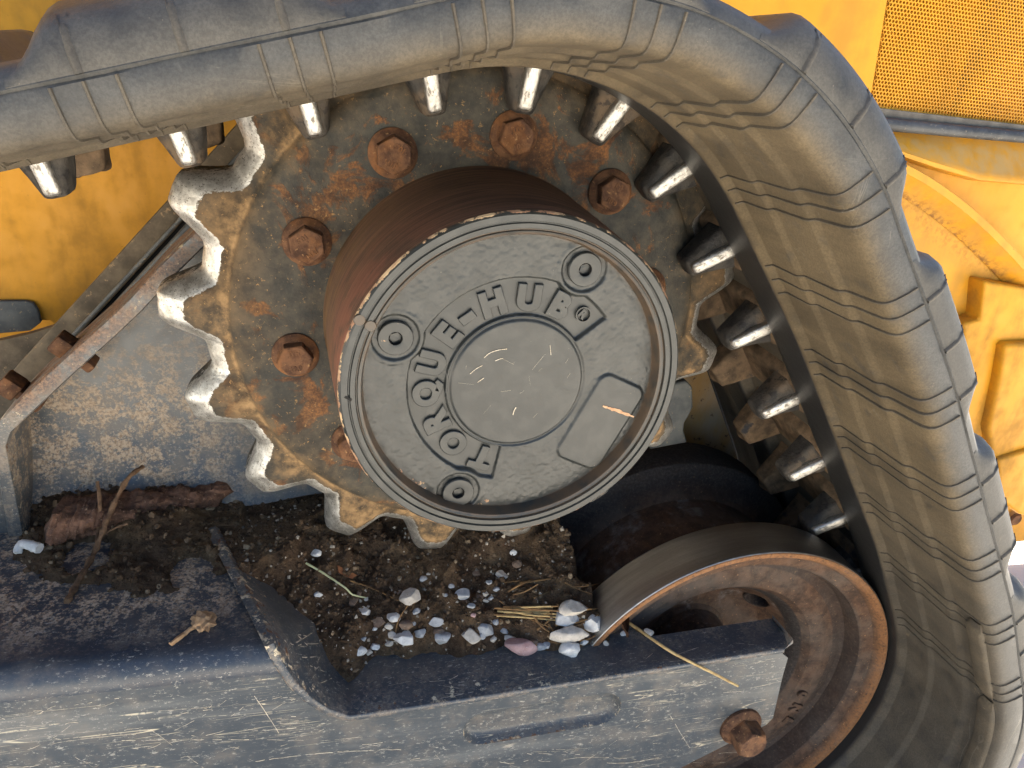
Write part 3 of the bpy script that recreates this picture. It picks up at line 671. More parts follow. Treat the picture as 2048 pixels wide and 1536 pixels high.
# ------------------------------------------------------------------ track frame (dark painted steel)
frm = empty('track_frame', (0.0, 0.0, -.6), 'scratched dark blue-grey painted steel track frame beneath the sprocket', 'frame')
YF = -.120; TZ = -.236
E = []                                  # front edge of the pocket plate: end plate of the box beam, then the arm's floor
for (pxx, pyy) in ((430, 1056), (452, 1100), (476, 1145), (502, 1195), (524, 1238), (548, 1288)): E.append(atz(pxx, pyy, TZ + .003))
for (pxx, pyy, y) in ((566, 1326, -.119), (592, 1366, -.127), (625, 1398, -.128), (660, 1420, -.128), (700, 1433, -.128), (760, 1424, -.128), (900, 1403, -.128), (1100, 1372, -.128), (1300, 1340, -.128), (1500, 1308, -.128), (1570, 1297, -.128), (1586, 1288, -.126)): E.append(at(pxx, pyy, y))
nE = len(E); V = []; Mk = []
for i, e in enumerate(E):
    a = E[max(0, i - 1)]; b = E[min(nE - 1, i + 1)]; t = (b - a).normalized()
    n = Vector((t.z, 0, -t.x))                     # left / below of the direction of travel
    n.normalize()
    if n.x > .2: n = -n
    n = lerp(Vector((-.93, -.30, -.05)), n, sm(3.5, 8, i)).normalized()
    if i < 8: e = e + Vector((0, -.0025, .0035)) * (1 - sm(4, 8, i))
    th = .0068 if i > 8 else lerp(.0085, .0068, i / 8)
    if i <= 10:
        k = i / 10; B = Vector((lerp(-.118, -.106, k), lerp(.03, -.02, k), -.312))
    else: B = Vector((e.x + .012, -.0885 if e.x > .13 else .10, e.z + .001))
    if i == nE - 1: B = at(1545, 1238, -.092); B.z = e.z
    V += [B + n * th, e + n * th + Vector((0, .0012, 0)), e + n * th * .8 + Vector((0, 0, 0)), e + n * .0008, e + n * 0 + Vector((0, .0014, 0)), lerp(e, B, .25), lerp(e, B, .5), B]
    ee = .80 if i < 7 else .58
    dd_ = .25
    Mk += [(.3, .2, 0), (ee, dd_, 0), (ee * (.8 if i < 6 else .5), dd_, 0), (ee * (.8 if i < 6 else .5), dd_, 0), (ee, dd_, 0), (0, .06, 0), (0, .12, 0), (0, .3, 0)]
mk('pocket_plate', V, grid_faces(nE, 8), m_frame('frame_paint_mid', .3, False, (.036, .044, .054), (.050, .058, .066)), frm, 62, Mk)  # same paint in a tone between front plate and beam top
# front plate below the strip, with a pressed slot
top = [E[i] + Vector((-.001, 0, -.0055)) for i in range(5, nE)]
poly = [Vector((-.75, YF, -.2580))] + [Vector((E[6].x + .001, YF, -.2580))] + [Vector((q.x - .002, YF, q.z - .001)) for q in top[2:-1]]
poly += [at(1576, 1316, YF), at(1566, 1350, YF), at(1546, 1436, YF), at(1532, 1450, YF), at(1392, 1520, YF), at(1300, 1568, YF), Vector((.02, YF, -.52)), Vector((-.75, YF, -.52))]
c1, c2 = at(970, 1457, YF), at(1202, 1419, YF); rs = .0200
d = (c2 - c1).normalized(); nn = Vector((-d.z, 0, d.x)); ang0 = atan2(nn.z, nn.x)
def stadium(r, y, n=14):
    L = []
    for k in range(n + 1): L.append(c1 + Vector((r * cos(ang0 + pi * k / n), 0, r * sin(ang0 + pi * k / n))))
    for k in range(n + 1): L.append(c2 + Vector((r * cos(ang0 + pi + pi * k / n), 0, r * sin(ang0 + pi + pi * k / n))))
    return [Vector((q.x, y, q.z)) for q in L]
fpn = prism('front_plate', poly, .010, FRM, frm, 0, [stadium(rs, YF)])
rows = [stadium(rs + .0002, YF - .0001), stadium(rs - .0004, YF + .0008), stadium(rs - .0022, YF + .0050), stadium(rs - .0045, YF + .0085), stadium(rs - .0075, YF + .0095)]
m_ = len(rows[0]); V = [q for r_ in rows for q in r_]
mk('pressed_slot', V, [tuple(reversed(f)) for f in grid_faces(len(rows), m_, wrap_v=True)] + [tuple(range(m_ * 4, m_ * 5))], FRM, fpn, 60, [(.85, .1, 0)] * m_ + [(.7, .1, 0)] * m_ + [(.1, .1, 0)] * (3 * m_))
# box beam: rounded top edge, top face, cut at the end plate
bp_ = [(YF, -.2580), (YF, -.2570)]
for k in range(0, 13):
    a = pi / 2 * k / 12; bp_.append((YF + .020 * (1 - cos(a)), -.256 + .020 * sin(a)))
bp_ += [(-.05, TZ), (-.02, TZ), (.01, TZ), (.04, TZ), (.07, TZ), (.16, TZ)]
V, Mk = [], []; nx = 40
def end_x(y): 
    if y < E[5].y: return lerp(E[5].x - .004, E[6].x + .004, sm(E[5].y, YF, y))
    for a, b in zip(E[:5], E[1:6]):
        if b.y <= y <= a.y: return lerp(b.x, a.x, (y - b.y) / (a.y - b.y)) - .004
    return E[0].x - .004
for i in range(nx):
    for (y, z) in bp_:
        xe = end_x(y); x = lerp(-.75, xe, i / (nx - 1)); V.append((x, y, z))
        Mk.append((0.03, .95 * sm(-.105, -.05, y + .03 * fbm(x * 12, y * 12)) + .04, 0))
mk('box_beam', V, grid_faces(nx, len(bp_)), FRMT, frm, 40, Mk)
# wall behind the sprocket: curves out of the beam top
YW = .125
wpf = [(.30, YW), (.1, YW), (0, YW), (-.09, YW), (-.12, YW - .001), (-.145, YW - .004), (-.165, YW - .009), (-.185, YW - .016), (-.205, YW - .026), (-.222, YW - .037), (-.245, YW - .050)]
V, Mk = [], []
FLG = [at(a, b, .058) for (a, b) in ((13, 893), (60, 830), (140, 755), (232, 672), (285, 622), (345, 556), (412, 490), (480, 420), (560, 335), (720, 160))]
def wall_top(x):
    for a, b in zip(FLG[:-1], FLG[1:]):
        if a.x <= x <= b.x: return lerp(a.z, b.z, (x - a.x) / (b.x - a.x))
    return .3
for i in range(60):
    x = lerp(FLG[0].x, -.02, i / 59)
    for (z, y) in wpf:
        z = min(z, wall_top(x)); V.append((x, y, z)); Mk.append((0, .75 * sm(-.02, -.16, z + .03 * fbm(x * 9, z * 9)) * sm(-.15, -.30, x) + .12, 0))
mk('rear_wall', V, grid_faces(60, len(wpf)), FRMD, frm, 50, Mk)
# bent flange of the left bracket
YB = .058
fl = [(52, 1090), (40, 1030), (22, 940), (13, 893), (22, 866), (60, 830), (140, 755), (232, 672), (285, 622), (345, 556), (412, 490), (480, 420), (560, 335)]
th_ = [34, 32, 30, 32, 34, 36, 36, 36, 36, 36, 34, 30, 28]
V, Mk = [], []; nF = len(fl)
for i, (pxx, pyy) in enumerate(fl):
    a = Vector(fl[max(0, i - 1)]); b = Vector(fl[min(nF - 1, i + 1)]); t = (b - a).normalized(); nrm = Vector((t.y, -t.x))   # left side on the picture
    if i <= 3: nrm = Vector((-1, -.1))
    if nrm.x > 0: nrm = -nrm
    q0 = at(pxx, pyy, YB); q1 = at(pxx + nrm.x * th_[i], pyy + nrm.y * th_[i], YB)
    V += [Vector((q0.x, YW + .01, q0.z)), q0 + Vector((0, .0016, 0)), lerp(q0, q1, .08), lerp(q0, q1, .92), q1 + Vector((0, .0016, 0)), Vector((q1.x, YW + .01, q1.z))]
    Mk += [(0, .9 if i < 6 else .2, 0), (.5, .6 if i < 6 else .2, 0), (.35, .25, .25 if i > 5 else 0), (.35, .25, .6 if i > 4 else 0), (.6, .2, .9 if i > 4 else 0), (.1, .3, .9 if i > 4 else 0)]
mk('bent_flange', V, [tuple(reversed(f)) for f in grid_faces(nF, 6)], FRMD, frm, 40, Mk)
# outer face left of the flange
prism('side_plate', [at(-60, 1120, YB + .006), at(30, 1095, YB + .006), at(18, 1030, YB + .006), at(2, 960, YB + .006), at(-10, 890, YB + .006), at(-60, 860, YB + .006)], .004, FRMD, frm)
# axle bolt of the idler
fl1, hd1 = hexbolt('axle', .0172, .0200, .0225, .0060, RB)
q = at(1481, 1452, YF - .001); fl1.name = 'axle_bolt'; fl1.parent = frm; fl1.location = Vector((q.x, YF - .0005, q.z)) - Vector(frm.location); hd1.parent = fl1; fl1.rotation_euler = (0, .25, 0)

# slanted steel bars behind the bracket (guards and hose cover)
def bar_px(name, a, b, wpx, Y, depth, mat, parent, mask=None):
    """long flat bar between two photograph points, wpx wide, at depth Y"""
    p, q = at(*a, Y), at(*b, Y); t = (q - p).normalized(); n = Vector((-t.z, 0, t.x)); wv = wpx * (Y - CAM.y) / FPX * 1.05
    return boxm(name, (p + q) / 2 + Vector((0, depth / 2, 0)), ((q - p).length / 2, depth / 2, wv / 2), Matrix(((t.x, 0, n.x), (0, 1, 0), (t.z, 0, n.z))), mat, parent, .0015)
grd = empty('slanted_guard', at(150, 720, .2), 'brown dusty slanted steel guard bars between the yellow panel and the frame', 'guard')
bar_px('guard_bar', (40, 762), (560, 193), 40, .175, .03, BROWNP, grd)
bar_px('guard_edge', (138, 680), (560, 222), 7, .150, .008, GREYM, grd)
bar_px('guard_shadow_gap', (150, 684), (565, 233), 20, .180, .01, DARK, grd)  # solid black bar standing in for the shaded gap between the bars
bar_px('guard_rail', (190, 662), (580, 237), 15, .128, .02, GREYM, grd)
V = [at(-80, 700, .22), at(60, 668, .22), at(190, 628, .22), at(330, 560, .22), at(120, 900, .22), at(-80, 960, .22)]
prism('guard_floor', V, .01, BROWNP, grd)
for (a, b) in (((128, 690), (14, 20)), ((22, 770), (14, 20))):
    q = at(a[0], a[1], .095)
    M = Matrix.Rotation(radians(-48), 3, 'Y')
    n_ = boxm('guard_nut', q, (.0085, .010, .0085), M, RB, grd, .002)
    boxm('washer', q + Vector((.010, .004, -.010)), (.016, .012, .0045), Matrix.Rotation(radians(47), 3, 'Y'), RB, n_, .002)

# ------------------------------------------------------------------ loader body (yellow)
body_ = empty('loader_body', (0.3, .5, -.6), 'yellow painted loader body with perforated grille behind the track', 'loader body')
YS = .32
# left side panel, with the bulk of the machine behind it
prism('side_panel', [at(-700, -600, YS), at(1150, -600, YS), at(1150, 900, YS), at(420, 900, YS), at(100, 640, YS), at(-60, 642, YS), at(-700, 660, YS)], .02, YELD, body_)
prism('grey_tab', [at(-60, 602, YS - .006), at(50, 602, YS - .006), at(66, 606, YS - .006), at(75, 620, YS - .006), at(82, 645, YS - .006), at(60, 662, YS - .006), at(-60, 672, YS - .006)], .006, GREYM, body_, .0015)
# hood with grille
YH = .47
gl_b, gl_a = at(1738, 211, YH), at(1776, -10, YH)
gr_b = at(2075, 253, YH)
ux = Vector((gr_b.x - gl_b.x, 0, gr_b.z - gl_b.z)).normalized(); uz = Vector((-ux.z, 0, ux.x))
Hleft = [at(1380, -420, YH), at(1850, -420, YH), at(1776, -10, YH), gl_b + uz * .001, at(2220, 268, YH), at(2220, 275, YH), at(1700, 235, YH), at(1380, 200, YH)]
prism('hood_panel', Hleft, .01, YEL, body_)
pt = .0060; V, F = [], []; nH = 0; lw = (gr_b - gl_b).length + .12
lean = (gl_a - gl_b); slope = lean.dot(ux) / lean.dot(uz)
for row in range(0, 66):
    zz = pt * .6 + row * pt * .866
    x0 = zz * slope + pt * .5
    off = (row % 2) * pt * .5
    c0 = math.ceil((x0 - off) / pt)
    for c in range(c0, c0 + 78):
        cc = gl_b + ux * (c * pt + off) + uz * zz
        b = len(V)
        for k in range(6):
            a = pi / 6 + pi / 3 * k; V.append(cc + (ux * cos(a) + uz * sin(a)) * (pt / sqrt(3)))
        for dy in (0, .003):
            for k in range(6):
                a = pi / 6 + pi / 3 * k; V.append(cc + (ux * cos(a) + uz * sin(a)) * (pt * .41) + Vector((0, dy, 0)))
        for k in range(6):
            k2 = (k + 1) % 6
            F.append((b + k, b + k2, b + 6 + k2, b + 6 + k)); F.append((b + 6 + k, b + 6 + k2, b + 12 + k2, b + 12 + k))
mk('grille_plate', V, F, YEL, body_, 0)
prism('grille_backing', [gl_b + Vector((-.02, .16, -.02)), gl_b + ux * .62 + Vector((0, .16, -.03)), gl_b + ux * .62 + Vector((0, .16, .6)), gl_b + Vector((0, .16, .6))], .01, DARK, body_)  # black sheet standing in for the dark interior behind the holes
# trim strip and rubber seal under the grille
p0, p1 = at(1700, 218, YH - .012), at(2200, 276, YH - .012)
t = (p1 - p0).normalized()
prism('trim_strip', [at(1690, 208, YH - .012), at(2200, 268, YH - .012), at(2200, 292, YH - .012), at(1690, 232, YH - .012)], .02, SEALD, body_, .001)
tube('rubber_seal', [at(1690, 240, YH - .02), at(1800, 251, YH - .02), at(1950, 265, YH - .02), at(2200, 287, YH - .02)], .0098, SEAL, body_, 14)
# sloping ledge with a rolled lip below the seal
def slab(name, quads_, mat, mask=None):
    V = [v for v in quads_]; return mk(name, V, [(0, 1, 2, 3)], mat, body_, 0)
lip = [at(1690, 268, .44), at(1785, 297, .435), at(1870, 326, .43), at(1960, 352, .428), at(2048, 360, .428), at(2200, 372, .428)]
bk = [at(1690, 248, .475), at(1790, 258, .475), at(1880, 264, .475), at(1960, 270, .475), at(2048, 276, .475), at(2200, 290, .475)]
V, Mk = [], []
for a, b in zip(lip, bk):
    V += [b, lerp(b, a, .5) + Vector((0, 0, .002)), lerp(b, a, .93) + Vector((0, 0, .002)), a + Vector((0, -.002, 0)), a + Vector((0, -.001, -.006)), a + Vector((0, .02, -.010))]
    Mk += [(0, .35, 0), (0, .6, 0), (0, .5, 0), (.2, .1, 0), (.1, .1, 0), (0, .1, .2)]
mk('ledge', V, grid_faces(6, 6), YEL, body_, 50, Mk)
prism('upper_web', [at(1690, 276, .458), at(1785, 304, .458), at(1870, 333, .458), at(1960, 358, .458), at(2220, 380, .458), at(2220, 760, .458), at(1690, 500, .458)], .006, YEL, body_)
# curved flange sweeping down to the right
cf = [(1720, 292), (1788, 320), (1830, 338), (1880, 368), (1930, 405), (1975, 444), (2015, 484), (2060, 532), (2130, 610)]
V, Mk = [], []
for i, q in enumerate(curve_pts([at(a, b, .41) for (a, b) in cf], 4)):
    V += [q + Vector((0, .05, .006)), q + Vector((0, .002, .001)), q, q + Vector((-.005, 0, -.010)), q + Vector((-.006, .003, -.012)), q + Vector((-.012, .018, -.026)), q + Vector((-.016, .028, -.036))]
    Mk += [(0, .2, .1), (.36, .1, 0), (.3, .1, 0), (.1, .1, .05), (0, .1, 0), (0, .1, .25), (0, .2, .8)]
mk('curved_flange', V, grid_faces(len(V) // 7, 7), YEL, body_, 50, Mk)
nG = 16; V, Mk = [], []
for i in range(nG):
    for j in range(nG):
        fx = lerp(1700, 2250, i / 15); y_top = 318 if fx < 1788 else lerp(338, 640, (fx - 1788) / 342); q = at(fx, lerp(y_top, 1120 - lerp(0, 60, i / 15), j / 15), .44); V.append(q)
        # rust along the weld under the flange
        xx = fx; yy = lerp(y_top, 1100, j / 15); fy = 338 + (max(0, xx - 1830) * .8)
        Mk.append((0, .1, .35 * sm(40, 10, abs(yy - fy - 75))))
mk('lower_panel', V, [tuple(reversed(f)) for f in grid_faces(nG, nG)], YEL, body_, 50, Mk)
lp = body_.children[-1]
# cast latch blocks
def blk(name, pts, Y0, dep, bev=.008, mat=YELD): return prism(name, [at(a, b, Y0) for (a, b) in pts], dep, mat, body_, bev)
b1 = blk('latch_block', [(1970, 563), (2200, 600), (2200, 900), (2030, 900), (1936, 870), (1928, 648), (1962, 640)], .405, .045, .006)
blk('latch_face', [(2012, 690), (2200, 680), (2200, 1030), (2032, 985), (1992, 950), (1978, 860), (2000, 760)], .385, .03)
blk('latch_foot', [(1998, 920), (2060, 900), (2200, 920), (2200, 1060), (2040, 1030), (2000, 1000)], .375, .03, .006)
q = at(2030, 1038, .43); lathe('rust_hole', [(.0001, .425), (.012, .425), (.016, .43)], q.x, q.z, RB, body_, 24)
# the machine's upper body and far side, above and behind the frame of the picture (it shades the near side)
bx = bmesh.new(); bmesh.ops.create_cube(bx, size=1.0)
for v in bx.verts: v.co = Vector((v.co.x * 2.6 - .35, v.co.y * 1.35 + 1.20, v.co.z * 2.05 + .725))
bmesh.ops.bevel(bx, geom=list(bx.edges), offset=.05, segments=3, affect='EDGES')
from_bm('machine_bulk', bx, YEL, body_)

prism('dark_fill_sheet', [Vector((.02, .31, -.66)), Vector((.62, .31, -.66)), Vector((.55, .31, -.10)), Vector((.42, .31, .12)), Vector((.02, .31, .12))], .01, DARK, frm)  # black sheet added to keep the gap behind sprocket and lugs dark
# inner guard seen between the sprocket and the far lugs
prism('inner_guard', [at(1240, 700, .20), at(1400, 700, .20), at(1420, 760, .20), at(1448, 840, .20), at(1475, 918, .20), at(1380, 900, .20), at(1240, 880, .20)], .006, m_simple('chipped_yellow', (.34, .20, .07), (.30, .25, .19), 18, .7, .001, 0, (1, 1, .4), .4, (.10, .06, .04)), frm)
prism('scalloped_plate', [at(1300, 900, .075), at(1310, 800, .075), at(1345, 768, .075), at(1374, 762, .075), at(1386, 775, .075), at(1387, 815, .075), at(1378, 834, .075), at(1370, 846, .075), at(1368, 862, .075), at(1376, 886, .075)], .012, GREYM, frm, .003)

# ------------------------------------------------------------------ packed mud
def floor_z(x): return lerp(E[10].z, E[-3].z, (x - E[10].x) / (E[-3].x - E[10].x))
def mud_h(x, y):
    f = floor_z(x)
    fr = -.082 + .014 * fbm(x * 22, 3.1, 0, 3) - .012 * sm(.03, .10, x)
    up = max(0.0, y - fr)
    h = f - .006 + .45 * up + .016 * sm(0, .03, up)
    h += .066 * sm(-.10, -.215, x) * sm(-.06, .02, y)
    h += .0085 * fbm(x * 38, y * 38, 2, 5) * sm(-.01, .03, up) + .0035 * fbm(x * 120, y * 120, 4, 3) * sm(-.01, .03, up)
    h = min(h, -.224 - .008 * sm(-.12, -.20, x) + .2 * sm(-.01, -.06, y))
    edge = .118 + .010 * fbm(y * 40, 1.7, 0, 3) + .02 * sm(.0, -.09, y)
    h -= .11 * sm(edge - .004, edge + .014, x) * sm(-.088, -.05, y)
    h -= .03 * sm(edge + .02, edge + .05, x)
    return h
LB = sorted([(q.x, q.y) for q in (atz(a, b, TZ) for (a, b) in ((-40, 1120), (30, 1140), (75, 1180), (130, 1195), (210, 1190), (300, 1213), (365, 1198), (440, 1168), (480, 1150)))])
XL = atz(38, 1100, TZ).x; H1, H2 = atz(385, 1143, TZ), atz(178, 1112, TZ)
def lb(x):
    for a, b in zip(LB[:-1], LB[1:]):
        if a[0] <= x <= b[0]: return lerp(a[1], b[1], (x - a[0]) / (b[0] - a[0]))
    return LB[-1][1] if x > 0 or x > LB[-1][0] else LB[0][1]
def mud_left_h(x, y):
    d = y - lb(x) + .012 * fbm(x * 30, y * 30, 1.0, 4)
    h = TZ - .004 + .010 * sm(0, .03, d) + .016 * sm(.05, .11, d) * sm(-.22, -.27, x) + .0042 * fbm(x * 55, y * 55, 1, 4) * sm(-.02, .02, d) + .0016 * fbm(x * 150, y * 150, 3, 2)
    for hh, rr_ in ((H1, .016), (H2, .020)): h -= .014 * sm(rr_ + .006, rr_ - .006, sqrt((x - hh.x) ** 2 + ((y - hh.y) * .8) ** 2) + .006 * fbm(x * 90, y * 90))
    h -= .03 * sm(XL, XL - .014, x + .010 * fbm(y * 40, 5))
    h -= .035 * sm(.0, -.02, d)
    if y > E[0].y: h -= .06 * sm(-.205, -.175, x + .008 * fbm(x * 60, y * 60, 8))
    return h
def field(name, x0, x1, y0, y1, n, m, hf, label, dustf):
    V = [(lerp(x0, x1, i / (n - 1)), lerp(y0, y1, j / (m - 1)), 0) for i in range(n) for j in range(m)]
    V = [(x, y, hf(x, y)) for (x, y, z) in V]
    o = mk(name, V, grid_faces(n, m), MUD, None, 0, [(0, dustf(x, y), 0) for (x, y, z) in V]); o.data.shade_smooth()
    return tag(o, label, 'mud', kind='stuff')
def endx2(y): return end_x(max(-.11, min(E[0].y, y)))
field('packed_mud', -.222, .20, -.115, .135, 230, 134, lambda x, y: mud_h(x, y) if x > end_x(y) + .006 or y > E[0].y else min(mud_h(x, y), TZ - .006), 'dark wet mud with pebbles packed under the sprocket teeth', lambda x, y: .5 * sm(.35, .6, .5 + fbm(x * 16, y * 16, 9, 3)))
field('thin_mud', -.46, -.16, -.11, .135, 160, 130, lambda x, y: mud_left_h(x, y) if (x < endx2(y) - .002 or y > E[0].y) else -.36, 'thin crust of brown mud spread on the beam beside the bark', lambda x, y: .75 * sm(.3, .6, .5 + fbm(x * 20, y * 20, 9, 3)))
def on_mud(px, py, hf=None):
    d = (CX * ((px - 1024) / FPX) + CD * ((py - 768) / FPX) + CF); best = None
    for i in range(500):
        p = CAM + d * lerp(.45, .90, i / 499)
        hf_ = hf or (lambda x, y: max(mud_h(x, y), floor_z(x)))
        if p.z < hf_(p.x, p.y): return p
    return p

# ------------------------------------------------------------------ pebbles, sticks, straw
PM = {}
for nm, c1, c2, hi in (('white', (.48, .47, .45), (.66, .65, .62), (.36, .33, .3)), ('grey', (.26, .27, .28), (.42, .42, .42), (.2, .19, .18)), ('pale', (.38, .34, .29), (.54, .49, .42), (.25, .2, .15)), ('pink', (.32, .19, .18), (.44, .29, .27), (.5, .42, .4)), ('brown', (.11, .075, .055), (.20, .14, .10), (.3, .24, .18))):
    PM[nm] = m_simple('stone_' + nm, c1, c2, 130, .8, .0012, 0, (1, 1, 1), .5, hi)
def pebble(p, size, mat, seed, flat=.75, el=1.0, ang=0.0, sink=.38):
    bm = bmesh.new(); bmesh.ops.create_icosphere(bm, subdivisions=4, radius=1.0); rs_ = random.Random(seed)
    cuts = [(Vector((rs_.gauss(0, 1), rs_.gauss(0, 1), rs_.gauss(0, 1))).normalized(), rs_.uniform(.5, .82)) for _ in range(9)]
    for v in bm.verts:
        for (n_, d_) in cuts:                                  # broken facets
            k_ = v.co.dot(n_)
            if k_ > d_: v.co -= n_ * (k_ - d_) * .9
        v.co += v.co.normalized() * .05 * noise.noise(v.co * 2.2 + Vector((seed * 1.7, 0, 0)))
    M = Matrix.Rotation(ang, 4, 'Z') @ Matrix.Diagonal((size * el, size / sqrt(el), size * flat, 1)) @ Matrix.Rotation(rs_.uniform(0, 6), 4, 'Z')
    bmesh.ops.transform(bm, matrix=M, verts=bm.verts)
    return from_bm('pebble', bm, mat, None, 30, p + Vector((0, 0, size * flat * (1 - sink) - size * flat * .15)))
PEB = [  # zoom x, y, width (photo px = 560 + .381 x, 1000 + .381 y), colour, label or None
    (683, 505, 92, 'pale', 'largest pale tan pebble lying alone on the mud above the white block'), (958, 495, 66, 'grey', 'angular light grey pebble set alone in the mud under the hub rim'),
    (1003, 555, 34, 'grey', None), (818, 633, 62, 'grey', 'pale grey wedge-shaped pebble above the flat oval grey pebble'), (592, 615, 62, 'white', 'pale blue-grey angular pebble above the white square block'),
    (712, 583, 40, 'grey', None), (735, 695, 54, 'grey', 'small angular grey pebble right beside the white square block'), (652, 728, 88, 'white', 'white square block of stone in the mud near the end plate'),
    (850, 722, 78, 'grey', 'flat oval grey pebble at the front edge of the mud'), (425, 793, 54, 'white', 'white chipped pebble lowest beside the end plate'), (495, 770, 44, 'white', None),
    (468, 800, 36, 'pale', None), (570, 660, 42, 'pale', None), (572, 750, 36, 'pale', None), (590, 708, 44, 'pale', None), (495, 678, 24, 'white', None), (440, 730, 26, 'grey', None),
    (998, 710, 86, 'pale', 'pale pinkish-grey angular pebble touching a darker grey pebble'), (1080, 682, 84, 'grey', 'darker grey blocky pebble touching the pale pinkish-grey one'), (1055, 712, 40, 'grey', None),
    (1175, 688, 40, 'grey', None), (1120, 728, 36, 'pale', None), (1205, 728, 54, 'pale', 'rounded pale pebble behind the pink stone'), (1265, 760, 112, 'pink', 'rough pink stone at the front edge of the mud'),
    (1365, 772, 48, 'grey', 'small pale grey pebble just right of the pink stone'), (1398, 758, 42, 'grey', None), (1335, 748, 46, 'brown', None), (1525, 785, 96, 'white', 'white and grey angular stone on the bare painted plate'),
    (1593, 748, 40, 'white', None), (1650, 735, 40, 'white', None), (1508, 696, 112, 'pale', 'oblong tan pebble below the grey pebble at the straw ends'), (1492, 622, 112, 'grey', 'smooth blue-grey pebble lying on the straw ends'),
    (1545, 570, 112, 'pale', 'rounded cream pebble on top of the straw, beside the idler rim'), (1640, 640, 98, 'white', 'white pointed pebble beside the brown curled leaf'), (1710, 750, 28, 'pale', None), (1805, 702, 32, 'white', None),
    (1930, 692, 48, 'pale', 'single pale pebble on the plate edge against the idler wheel'), (1225, 275, 32, 'white', None), (1240, 335, 46, 'brown', None), (1165, 392, 52, 'pale', None), (750, 415, 36, 'grey', None), (900, 452, 26, 'grey', None), (1097, 430, 28, 'grey', None),
    (1105, 515, 26, 'grey', None), (1080, 493, 30, 'pale', None), (1050, 507, 30, 'brown', None), (1080, 526, 28, 'pale', None), (203, 497, 36, 'white', None), (440, 585, 66, 'white', 'white chalky flake standing on the mud beside the end plate'), (190, 275, 50, 'white', 'white chalk chip on the mud below a sprocket tooth'),
    (385, 530, 52, 'brown', None), (415, 490, 26, 'brown', None), (450, 522, 24, 'pale', None), (700, 648, 22, 'grey', None), (1015, 605, 24, 'pink', None), (1135, 640, 32, 'grey', None), (1618, 718, 32, 'brown', None), (1135, 465, 32, 'grey', None), (1028, 385, 42, 'brown', None), (835, 690, 50, 'brown', None), (660, 655, 56, 'brown', None), (780, 390, 20, 'pale', None), (870, 500, 20, 'grey', None), (520, 640, 60, 'brown', None)]
for i, (zx, zy, wd, colr, lab) in enumerate(PEB):
    p = on_mud(560 + .381 * zx, 1000 + .381 * (zy + wd * .18)); dep = (p - CAM).dot(CF); size = wd * .381 * dep / FPX * .5 * 1.22
    el = 1.9 if (zx, zy) in ((1508, 696),) else (1.35 if wd > 100 else 1.12)
    o = pebble(p, size, PM[colr], i * 13 + 5, .72, el, random.uniform(-.4, .4) if el < 1.5 else -.1)
    if lab: tag(o, lab, 'pebble', 'pebbles on the mud')
    else: tag(o, {'white': 'small white stone chip pressed into the dark mud', 'grey': 'small grey stone chip pressed into the dark mud', 'pale': 'small pale tan stone chip pressed into the dark mud', 'brown': 'small mud-brown stone pressed into the dark mud', 'pink': 'small pinkish stone chip pressed into the dark mud'}[colr], 'pebble', {'white': 'small white chips', 'grey': 'small grey chips', 'pale': 'small tan chips', 'brown': 'small brown stones', 'pink': 'small pink chips'}[colr])
# crumbs of soil
Vc, Fc = [], []
ico = bmesh.new(); bmesh.ops.create_icosphere(ico, subdivisions=1, radius=1.0); IV = [v.co.copy() for v in ico.verts]; IF = [tuple(v.index for v in f.verts) for f in ico.faces]; ico.free()
def crumb(p, r):
    b = len(Vc); R3 = Matrix.Rotation(random.uniform(0, 6), 3, Vector((random.gauss(0, 1), random.gauss(0, 1), random.gauss(0, 1))).normalized()); sx = (random.uniform(.7, 1.3), random.uniform(.6, 1.2), random.uniform(.5, .9))
    for q in IV: Vc.append(p + R3 @ Vector((q.x * sx[0], q.y * sx[1], q.z * sx[2])) * r * random.uniform(.8, 1.2))
    for f in IF: Fc.append(tuple(b + k for k in f))
for i in range(2600):
    x, y = random.uniform(-.215, .135), random.uniform(-.095, .12); h = mud_h(x, y)
    if h < floor_z(x) + .002 or (x < end_x(y) + .008 and y < E[0].y): continue
    crumb(Vector((x, y, h)), random.choice((.0010, .0013, .0017, .0022, .0032)) * random.uniform(.7, 1.2))
for i in range(1700):
    x, y = random.uniform(-.43, -.19), random.uniform(-.09, .12); h = mud_left_h(x, y)
    if h < TZ - .001 or x > endx2(y) - .004 and y < E[0].y: continue
    crumb(Vector((x, y, h)), random.choice((.0009, .0012, .0016, .0022, .0034)) * random.uniform(.7, 1.2))
cm = N('soil_crumb'); cg = cm.n('ShaderNodeNewGeometry'); cn = cm.noise(240, 4)
cmm = cm.out(cm.mix(cm.ramp(cn, .3, .7, .2, .8), cm.mix(cm.ramp(cg.outputs['Random Per Island'], .0, .9), (.030, .019, .012), (.13, .082, .048)), cm.mix(cm.ramp(cg.outputs['Random Per Island'], .80, .99), (.075, .047, .028), (.30, .23, .15))), .92, 0, cm.bump(cn, .8, .001), .1)
tag(mk('soil_crumb', Vc, Fc, cmm, None, 0), 'loose dark soil crumbs on the packed mud and the beam', 'soil', kind='stuff')
